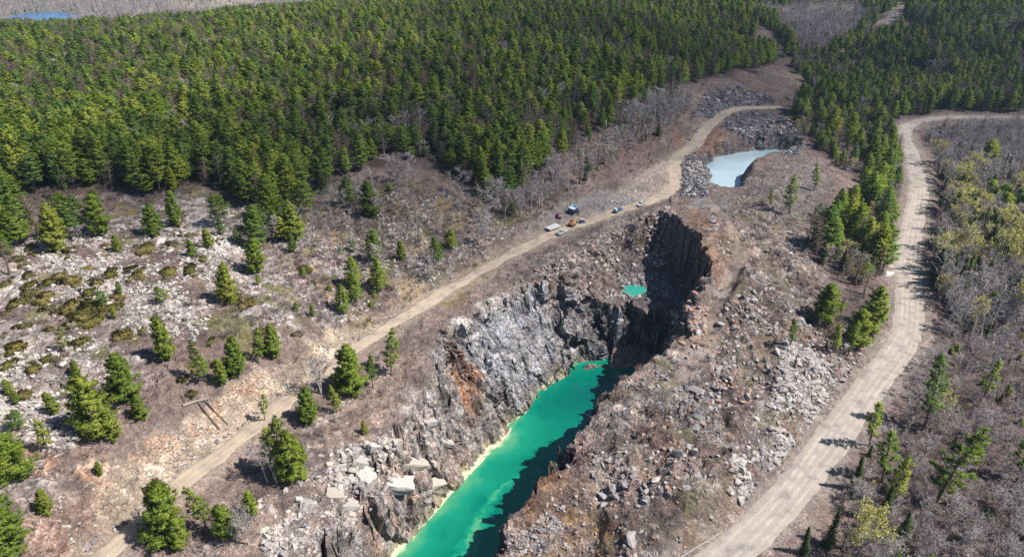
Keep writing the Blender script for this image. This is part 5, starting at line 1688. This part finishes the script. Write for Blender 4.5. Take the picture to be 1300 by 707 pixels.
stones([(30, 700), (60, 640), (130, 600), (200, 560), (330, 480), (420, 430), (400, 470), (220, 600), (130, 690)], 3000, .2, 1.1, ["pale", "cream", "rust"], "buff stone on the cut bank beside the track", "stones on the cut bank", power=3.0)
stones([(640, 380), (680, 345), (760, 300), (850, 262), (860, 285), (800, 320), (745, 365), (700, 370)], 1700, .3, 1.9, ["lilac", "rust", "pale"], "grey block on the slope between track and upper pit", "blocks on the slope above the upper pit", power=2.6)
stones([(770, 258), (800, 240), (830, 246), (826, 254), (790, 262)], 110, .4, 1.5, ["pale", "lilac"], "pale stone on the heap behind the parked vehicles", "stones on the heap behind the vehicles", power=2.0)
stones([(780, 345), (820, 320), (860, 340), (870, 380), (800, 384), (765, 380)], 420, .4, 2.2, ["lilac", "dark"], "dark block on the bench of the upper pit", "blocks on the bench", power=2.2)
stones([(930, 330), (1010, 290), (1060, 400), (1080, 470), (1000, 580), (930, 660), (800, 700), (720, 640), (790, 520), (890, 470)], 90, 1.6, 3.4, ["lilac", "dark", "lilac"], "large grey block half buried in the spoil right of the pit", "large blocks in the right spoil", power=2.0)
# the row along the track's upper edge
TL = smooth_line(track_xyz, 2.2)
dT = np.gradient(TL[:, :2], axis=0); dT /= np.linalg.norm(dT, axis=1)[:, None]
tpx, tpy, _ = project(TL[:, 0], TL[:, 1], TL[:, 2])
for i in range(len(TL)):
    if tpy[i] > 400 or rng.random() < .12:
        for q in range(2 if tpy[i] > 400 else 1):
            w = 3.7 + rng.normal(0, .45)
            BOULDERS.append((TL[i, 0] - dT[i, 1] * w + rng.normal(0, .4), TL[i, 1] + dT[i, 0] * w + rng.normal(0, .4), rng.uniform(.55, 1.35), ["dark", "lilac", "dark"][i % 3], "dark boulder in the row edging the dirt track", "boulders edging the track"))
B = np.array([(b[0], b[1], b[2]) for b in BOULDERS])
bz = ground(B[:, 0], B[:, 1])
bpx, bpy_, bd = project(B[:, 0], B[:, 1], bz)
okb = (bpx > -10) & (bpx < 1310) & (bpy_ > 0) & (bpy_ < 715) & ((f_pit(B[:, 0], B[:, 1]) < .35) | (B[:, 1] > 215))
show = np.where(okb, B[:, 2] / bd, 0)
order = [i for i in np.argsort(-show) if show[i] > 0]
for i in order[:290]:
    x, y, s, tone, lab, grp = BOULDERS[i]
    o = link("boulder", ST_M[tone][int(rng.integers(6))])
    o.location = (x, y, bz[i] + s * .04)
    o.scale = (s * rng.uniform(.85, 1.2), s * rng.uniform(.85, 1.2), s)
    o.rotation_euler = (rng.normal(0, .3), rng.normal(0, .3), rng.uniform(0, 6.28))
    tag(o, lab, "boulder", grp, "thing")
rest = np.array(order[290:])
for tone, nm in (("pale", "pale_rubble"), ("lilac", "grey_rubble"), ("dark", "dark_rubble"), ("rust", "brown_rubble"), ("cream", "buff_rubble")):
    sel = np.array([i for i in rest if BOULDERS[i][3] == tone])
    if len(sel):
        scatter(nm, [[hidden("stone", me)] for me in ST_M[tone]], np.stack([B[sel, 0], B[sel, 1], bz[sel] - B[sel, 2] * .04], 1), B[sel, 2], rng.uniform(0, 6.28, len(sel)), .35)
print("stones", len(order))

# ---- the great slabs on the slope above the green water, each one by itself
SLABS = [(522, 585, 12.5, 4.2, 2.0, 52, "long pale flat slab tilted towards the green water"), (505, 612, 7.5, 4.4, 3.2, 20, "pale bluish block below the long slab"), (463, 607, 5.6, 4.2, 4.4, 70, "big split block with a brown face above the water"),
         (498, 560, 6.5, 1.8, 2.2, 55, "narrow upright pale slab above the long slab"), (478, 566, 6.0, 1.6, 2.0, 60, "thin leaning slab beside the narrow upright one"), (455, 585, 3.8, 2.8, 2.2, 30, "squat pale block uphill of the big split block"),
         (552, 612, 5.5, 3.0, 1.9, 40, "cream block close over the water's white rim"), (425, 626, 4.2, 2.8, 2.4, 10, "buff block at the left end of the slab field"), (392, 640, 4.0, 2.6, 2.8, 80, "pale pillar-like block by the rubble left of the slabs"), (442, 640, 4.6, 3.0, 1.8, 35, "low pale slab under the big split block"),
         (566, 560, 6.5, 2.6, 1.8, 50, "grey slab on the steep face above the water"), (545, 535, 5.5, 2.2, 1.8, 55, "grey ledge slab high on the face above the water")]
for i, (px_, py_, a, b, c, rz, lab) in enumerate(SLABS):
    hx, hy, hz = (float(q[0]) for q in hit(px_, py_))
    me = slab(300 + i); me.materials.append(R_CREAM if i in (0, 3, 6, 7) else R_PALE)
    o = link("rock_slab", me)
    o.location = (hx, hy, hz - c * .2)
    o.scale = (a * 1.05, b * 1.05, c * .9)
    o.rotation_euler = (math.radians(rng.normal(12, 8)), math.radians(rng.normal(28, 8)), math.radians(rz))
    tag(o, lab, "rock slab", kind="thing")


# ------------------------------------------------------------------ vehicles and things people left
def paint_mat(name, c, rough=.35, metal=0.0, spec=.5):
    m, nt, b = new_mat(name)
    n1 = N(nt, "ShaderNodeTexNoise", in_Scale=2.2, in_Detail=4.0)
    tc = N(nt, "ShaderNodeTexCoord"); nt.links.new(tc.outputs["Object"], n1.inputs["Vector"])
    nt.links.new(ramp(nt, n1.outputs["Fac"], [(.35, tuple(v * .8 for v in c)), (.65, tuple(min(.9, v * 1.08) for v in c))]), b.inputs["Base Color"])
    b.inputs["Roughness"].default_value = rough; b.inputs["Metallic"].default_value = metal; b.inputs["Specular IOR Level"].default_value = spec
    return m


M_WHITE, M_GLASS, M_TYRE = paint_mat("white_paint", (.50, .51, .53)), paint_mat("dark_glass", (.03, .045, .055), .08), paint_mat("tyre_rubber", (.03, .03, .032), .85)
M_NAVY, M_BLUE, M_PURPLE, M_ORANGE = paint_mat("navy_paint", (.03, .045, .14)), paint_mat("blue_paint", (.05, .13, .30)), paint_mat("maroon_paint", (.20, .07, .11)), paint_mat("rust_orange_paint", (.30, .115, .06), .6)
M_STEEL, M_SKIN, M_PALEBLUE = paint_mat("worn_steel", (.25, .24, .23), .6, .3), paint_mat("yellow_paint", (.62, .42, .14), .5), paint_mat("pale_blue_liner", (.42, .55, .64), .5)
M_TIMBER, M_PALELOG = plain_material("old_timber", [(0, (.09, .075, .07)), (1, (.20, .165, .14))]), plain_material("bleached_log", [(0, (.20, .165, .14)), (1, (.34, .29, .25))])


def prism(prof, y0, y1, name, mat, inset=0.0):
    """side outline (x, z) drawn out across y, ends drawn in a little"""
    n = len(prof)
    cx = sum(p[0] for p in prof) / n; cz = sum(p[1] for p in prof) / n
    bm = bmesh.new()
    rings = []
    w = y1 - y0
    for yy, k in ((y0, 1 - inset), (y0 + w * .08, 1), (y1 - w * .08, 1), (y1, 1 - inset)):
        rings.append([bm.verts.new((cx + (px - cx) * k, yy, cz + (pz - cz) * k)) for px, pz in prof])
    for a, b in zip(rings, rings[1:]):
        for i in range(n):
            bm.faces.new((a[i], a[(i + 1) % n], b[(i + 1) % n], b[i]))
    bm.faces.new(rings[0][::-1]); bm.faces.new(rings[-1])
    bmesh.ops.recalc_face_normals(bm, faces=bm.faces)
    me = bpy.data.meshes.new(name); bm.to_mesh(me); bm.free()
    me.materials.append(mat)
    return me


def disc(name, r, w, mat, n=18):
    pr = [(r * math.cos(i / n * 6.2832), r * math.sin(i / n * 6.2832)) for i in range(n)]
    return prism(pr, -w / 2, w / 2, name, mat, .12)


def box_me(name, items, mat):
    b = MB()
    for it in items: b.box(*it)
    return b.mesh(name, mat)


def stand(name, label, cat, px_, py_, heading, group=None, sink=.0):
    hx, hy, hz = (float(q[0]) for q in hit(px_, py_))
    e = bpy.data.objects.new(name, None); COL.objects.link(e)
    # sit on the ground as it lies under the wheels
    c_, s_ = math.cos(heading), math.sin(heading)
    g = lambda u, v: float(ground(hx + u * c_ - v * s_, hy + u * s_ + v * c_)[0])
    pitch = math.atan2(g(2, 0) - g(-2, 0), 4.0); roll = math.atan2(g(0, 1) - g(0, -1), 2.0)
    e.location = (hx, hy, max(hz, (g(2, 0) + g(-2, 0)) / 2) + .05 - sink)
    e.rotation_euler = Euler((max(-.12, min(.12, roll)), -max(-.12, min(.12, pitch)), heading), 'XYZ')
    tag(e, label, cat, group)
    return e


def wheels(e, xs, half, r, w=.28):
    t = disc("tyre", r, w, M_TYRE); hub = disc("rim", r * .58, w + .03, M_STEEL)
    for x in xs:
        for s in (-1, 1):
            o = link("wheel", t, e); o.location = (x, s * half, r)
            link("rim", hub, o)


def pickup(px_, py_, heading, label, paint, cargo=None):
    e = stand("pickup_truck", label, "pickup truck", px_, py_, heading)
    link("body", prism([(-2.75, .55), (2.7, .5), (2.78, .85), (2.65, 1.12), (1.35, 1.2), (-2.75, 1.2)], -.93, .93, "pickup_body", paint, .03), e)
    link("cab", prism([(-.75, 1.2), (1.35, 1.2), (.65, 1.86), (-.55, 1.88)], -.82, .82, "pickup_cab", paint, .06), e)
    for s in (-1, 1):
        link("side_window", prism([(-.6, 1.26), (1.05, 1.26), (.58, 1.74), (-.45, 1.74)], s * .815 - .02, s * .815 + .02, "pickup_side_window", M_GLASS), e)
    ws = MB(); ws.add([(1.31, -.68, 1.26), (1.31, .68, 1.26), (.73, .58, 1.82), (.73, -.58, 1.82)], None, [(0, 1, 2, 3)])
    o = link("windscreen", ws.mesh("pickup_windscreen", M_GLASS), e); o.location = (.035, 0, .02)
    link("load_bed", box_me("pickup_bed", [((-1.77, 0, 1.205), (1.75, 1.5, .02))], M_STEEL), e)
    link("bed_rail", box_me("pickup_rail", [((-1.77, -.86, 1.3), (1.9, .1, .2)), ((-1.77, .86, 1.3), (1.9, .1, .2)), ((-2.72, 0, 1.3), (.08, 1.6, .2))], paint), e)
    for s in (-1, 1):
        link("headlight", box_me("pickup_headlight", [((2.73, s * .68, .92), (.1, .34, .18))], M_PALEBLUE), e)
    wheels(e, (-1.75, 1.75), .84, .4)
    return e


def thead(px1, py1, px2, py2):
    a = [float(q[0]) for q in hit(px1, py1)]; b = [float(q[0]) for q in hit(px2, py2)]
    return math.atan2(b[1] - a[1], b[0] - a[0])


HD = thead(700, 297, 740, 280)
pickup(713, 297, HD, "white pickup parked at the track's edge beside the flat white trailer", M_WHITE)
e = pickup(784, 269, HD + .1, "blue pickup with white load at the upper end of the yard", M_BLUE)
pickup(814, 261, HD + math.pi, "white pickup parked alone farther up the track by the pale heap", M_WHITE)
# white load lying in the blue pickup's bed is a thing of its own
t = stand("cargo_crate", "white crate standing in the bed of the blue pickup", "crate", 782, 268, HD + .1)
t.location = Vector(e.location) + Matrix.Rotation(HD + .1, 3, 'Z') @ Vector((-1.75, 0, 1.22)); t.rotation_euler = e.rotation_euler
link("box", box_me("crate_box", [((0, 0, .38), (1.45, 1.3, .76))], M_WHITE), t)
link("lid", box_me("crate_lid", [((0, 0, .81), (1.55, 1.4, .1))], M_PALEBLUE), t)
# flat white trailer
e = stand("flat_trailer", "low trailer with a flat white deck cover, next to the white pickup", "trailer", 702, 291, HD - .05)
link("deck_cover", prism([(-3.3, .75), (3.3, .75), (3.3, 1.25), (3.1, 1.34), (-3.1, 1.34), (-3.3, 1.25)], -1.5, 1.5, "trailer_cover", M_WHITE, .02), e)
link("chassis", box_me("trailer_chassis", [((0, -.5, .62), (6.4, .14, .2)), ((0, .5, .62), (6.4, .14, .2)), ((3.9, 0, .6), (1.5, .12, .14))], M_STEEL), e)
wheels(e, (-.6, .35), 1.28, .36)
# maroon car
e = stand("car", "maroon car with a pink-lit roof beside the dark blue skip", "car", 710, 275, HD + .9)
link("body", prism([(-2.1, .35), (2.1, .32), (2.15, .62), (1.95, .84), (1.0, .93), (-1.7, .98), (-2.12, .9)], -.87, .87, "car_body", M_PURPLE, .05), e)
link("roof", prism([(-1.75, .97), (1.0, .93), (.3, 1.43), (-1.05, 1.46)], -.72, .72, "car_roof", M_PURPLE, .06), e)
for s in (-1, 1):
    link("side_window", prism([(-1.5, 1.0), (.75, .99), (.22, 1.36), (-.95, 1.38)], s * .715 - .02, s * .715 + .02, "car_window", M_GLASS), e)
ws = MB(); ws.add([(1.0, -.6, .98), (1.0, .6, .98), (.38, .5, 1.4), (.38, -.5, 1.4)], None, [(0, 1, 2, 3)])
link("windscreen", ws.mesh("car_windscreen", M_GLASS), e).location = (.03, 0, .02)
wheels(e, (-1.35, 1.35), .78, .32, .22)
# dark blue skip with a pale rim, open at the top
e = stand("waste_skip", "dark blue open-topped skip with a pale rim", "skip", 727, 271, HD + .25)
A, Bb = 2.6, 1.5; hh = 2.6
def shell(name, a0, b0, a1, b1, z0, z1, mat, floor=None):
    b = MB()
    V = [(-a0, -b0, z0), (a0, -b0, z0), (a0, b0, z0), (-a0, b0, z0), (-a1, -b1, z1), (a1, -b1, z1), (a1, b1, z1), (-a1, b1, z1)]
    Q = [(0, 1, 5, 4), (1, 2, 6, 5), (2, 3, 7, 6), (3, 0, 4, 7)]
    if floor: Q.append((0, 3, 2, 1))
    b.add(V, None, Q)
    return b.mesh(name, mat)
link("body", shell("skip_body", A - .45, Bb - .1, A, Bb, .15, hh, M_NAVY, True), e)
link("liner", shell("skip_liner", A - .5, Bb - .22, A - .12, Bb - .12, 1.5, hh, M_PALEBLUE, True), e)
link("rim", box_me("skip_rim", [((0, s * (Bb - .04), hh + .06), (2 * A + .2, .24, .14)) for s in (-1, 1)] + [((s * (A - .04), 0, hh + .063), (.24, 2 * Bb - .3, .14)) for s in (-1, 1)], M_WHITE), e)
for x in (-1.6, -.5, .6, 1.6):
    for s in (-1, 1):
        link("stiffener", box_me("skip_stiffener", [((x, s * (Bb - .0), 1.45), (.12, .16, 2.2))], M_NAVY), e)
# small navy utility vehicle
e = stand("utility_vehicle", "small navy four-wheeler with a white bonnet near the rusty digger", "utility vehicle", 739, 283, HD - .3)
link("body", prism([(-1.4, .45), (1.4, .45), (1.5, .85), (.6, 1.05), (-1.4, 1.0)], -.68, .68, "utility_body", M_NAVY, .05), e)
link("bonnet", prism([(.55, 1.04), (1.42, .86), (1.35, 1.0), (.62, 1.18)], -.6, .6, "utility_bonnet", M_WHITE, .05), e)
link("roof", box_me("utility_roof", [((-.35, 0, 1.95), (1.3, 1.3, .07))], M_WHITE), e)
for x in (-.9, .25):
    for s in (-1, 1):
        link("roof_post", box_me("utility_post", [((x, s * .6, 1.48), (.07, .07, .9))], M_STEEL), e)
wheels(e, (-.95, .95), .62, .33, .24)
# rust-orange digger
e = stand("excavator", "rusty orange digger with a yellow arm standing on the yard's dirt edge", "excavator", 726, 287, HD + .15)
for s in (-1, 1):
    link("crawler_track", prism([(-1.5, .25), (-1.25, .02), (1.25, .02), (1.5, .25), (1.5, .5), (1.25, .72), (-1.25, .72), (-1.5, .5)], s * .95 - .25, s * .95 + .25, "digger_track", M_TYRE, .04), e)
link("body", prism([(-1.7, .8), (.9, .8), (.9, 1.3), (-.3, 1.75), (-1.6, 1.7), (-1.8, 1.2)], -1.05, 1.05, "digger_body", M_ORANGE, .05), e)
cb = link("cab", prism([(-.2, 1.2), (1.0, 1.2), (1.05, 1.9), (.75, 2.55), (-.1, 2.55)], .1, 1.0, "digger_cab", M_ORANGE, .05), e)
for yy in (.08, 1.02):
    link("window", prism([(0, 1.6), (.85, 1.6), (.85, 1.9), (.65, 2.4), (0, 2.4)], yy - .02, yy + .02, "digger_window", M_GLASS), cb)
link("boom", prism([(.7, 1.2), (1.0, 1.1), (2.9, 2.9), (4.2, 2.55), (4.25, 2.8), (2.85, 3.3)], -.5, -.15, "digger_boom", M_SKIN), e)
link("stick", prism([(4.0, 2.9), (4.35, 2.85), (3.95, .75), (3.7, .8)], -.46, -.19, "digger_stick", M_SKIN), e)
link("bucket", prism([(3.65, .85), (4.05, .8), (4.2, .4), (3.9, .05), (3.3, .15), (3.55, .45)], -.75, .1, "digger_bucket", M_STEEL, .03), e)


# ---- timber, logs, pipe
def log_on_ground(name, label, cat, P, r0, r1, mat, lift=.15, n=14):
    xs, yy, zs = hit([p[0] for p in P], [p[1] for p in P])
    t = np.linspace(0, 1, n); s = np.linspace(0, 1, len(P))
    x = np.interp(t, s, xs); y = np.interp(t, s, yy)
    z = np.maximum(ground(x, y), np.interp(t, s, zs)) + lift
    a = np.polyfit(t, z, 2); z = np.maximum(np.polyval(a, t), z - .3)
    b = MB(); b.tube(np.stack([x, y, z], 1), np.linspace(r0, r1, n), 8)
    return tag(link(name, b.mesh(name, mat)), label, cat, kind="thing")


log_on_ground("timber_beam", "long dark timber running down the cut bank to the track", "timber beam", [(253, 512), (266, 530), (279, 546)], .32, .26, M_TIMBER, .35)
log_on_ground("timber_beam", "thinner timber right of the long dark one on the cut bank", "timber beam", [(262, 510), (276, 526), (290, 540)], .2, .16, M_TIMBER, .25)
log_on_ground("fallen_log", "bleached log lying along the top of the cut bank", "fallen log", [(232, 516), (248, 511), (264, 507)], .4, .28, M_PALELOG, .3)
log_on_ground("fallen_log", "bleached log lying beside the gravel road below the spoil", "fallen log", [(1030, 507), (1045, 502), (1060, 498)], .3, .18, M_PALELOG, .25)
log_on_ground("fallen_log", "thin grey log under the small leaning pine of the lower slope", "fallen log", [(36, 634), (41, 641), (46, 648)], .16, .1, M_PALELOG, .3)
log_on_ground("culvert_pipe", "pale straight pipe along the gravel road's near verge", "pipe", [(862, 709), (890, 692), (917, 675)], .16, .16, M_STEEL, .2)


# ------------------------------------------------------------------ air and the cloud that shades the far woods
def haze_box():
    b = MB(); x0, x1, y0, y1, z0, z1 = -9000, 9000, -600, 12500, -130, 240
    V = [(x0, y0, z0), (x1, y0, z0), (x1, y1, z0), (x0, y1, z0), (x0, y0, z1), (x1, y0, z1), (x1, y1, z1), (x0, y1, z1)]
    b.add(V, None, [(0, 3, 2, 1), (4, 5, 6, 7), (0, 1, 5, 4), (1, 2, 6, 5), (2, 3, 7, 6), (3, 0, 4, 7)])
    m = bpy.data.materials.new("air"); m.use_nodes = True
    nt = m.node_tree; nt.nodes.clear()
    o = N(nt, "ShaderNodeOutputMaterial"); v = N(nt, "ShaderNodeVolumePrincipled")
    v.inputs["Color"].default_value = (.5, .7, 1.0, 1)
    v.inputs["Density"].default_value = HAZE
    v.inputs["Anisotropy"].default_value = .2
    nt.links.new(v.outputs[0], o.inputs["Volume"])
    tag(link("haze", b.mesh("haze", m)), kind="stuff")


HAZE = .00007
haze_box()


def cloud(spots, thick):
    m = bpy.data.materials.new("cloud_vapour"); m.use_nodes = True
    nt = m.node_tree; nt.nodes.clear()
    o = N(nt, "ShaderNodeOutputMaterial"); d = N(nt, "ShaderNodeBsdfDiffuse"); t = N(nt, "ShaderNodeBsdfTransparent"); mx = N(nt, "ShaderNodeMixShader")
    d.inputs[0].default_value = (.9, .9, .9, 1); mx.inputs[0].default_value = thick
    nt.links.new(t.outputs[0], mx.inputs[1]); nt.links.new(d.outputs[0], mx.inputs[2]); nt.links.new(mx.outputs[0], o.inputs[0])
    bm = bmesh.new()
    for x, y, z, r in spots:
        g = bmesh.ops.create_icosphere(bm, subdivisions=3, radius=r)
        for v in g["verts"]:
            p = v.co
            k_ = 1 + .25 * math.sin(p.x * 3.1 / r * 2 + x) * math.sin(p.y * 2.7 / r * 2 + y) + .12 * math.sin(p.x * 9 / r + y) * math.sin(p.y * 8 / r + x)
            v.co = Vector((p.x * k_ * 1.25 + x, p.y * k_ + y, p.z * k_ * .45 + z))
    me = bpy.data.meshes.new("cloud"); bm.to_mesh(me); bm.free(); me.materials.append(m)
    tag(link("cloud", me), kind="stuff")


SD = SUN_DIR
# ground the cloud keeps the sun from: upper right, and over the middle of the big hill
SHADE = [(60, 560, 130), (150, 640, 150), (160, 480, 100), (250, 560, 150), (330, 640, 170), (420, 560, 130), (520, 650, 170), (650, 760, 200), (430, 760, 190), (240, 780, 190), (60, 720, 160), (330, 480, 90), (480, 480, 100), (620, 560, 130), (820, 900, 220), (560, 950, 220), (320, 960, 210), (230, 430, 60), (390, 420, 60), (100, 420, 60), (250, 380, 40)]
hill_shade = [(470, 95, 80), (560, 120, 75), (640, 90, 90), (420, 165, 55), (520, 190, 50), (620, 190, 55), (720, 120, 80), (300, 170, 60), (220, 195, 50), (690, 40, 110), (560, 40, 110), (820, 60, 110), (780, 130, 70), (120, 200, 45), (360, 130, 60)]
SHADE += [(*at_z(a, b, 34), r) for a, b, r in hill_shade]
CLZ = 900.0
puffs = []
for gx, gy, r in SHADE:
    k_ = CLZ / SD.z
    puffs.append((gx + SD.x * k_, gy + SD.y * k_, CLZ + random.uniform(-30, 60), r))
cloud(puffs, .085)
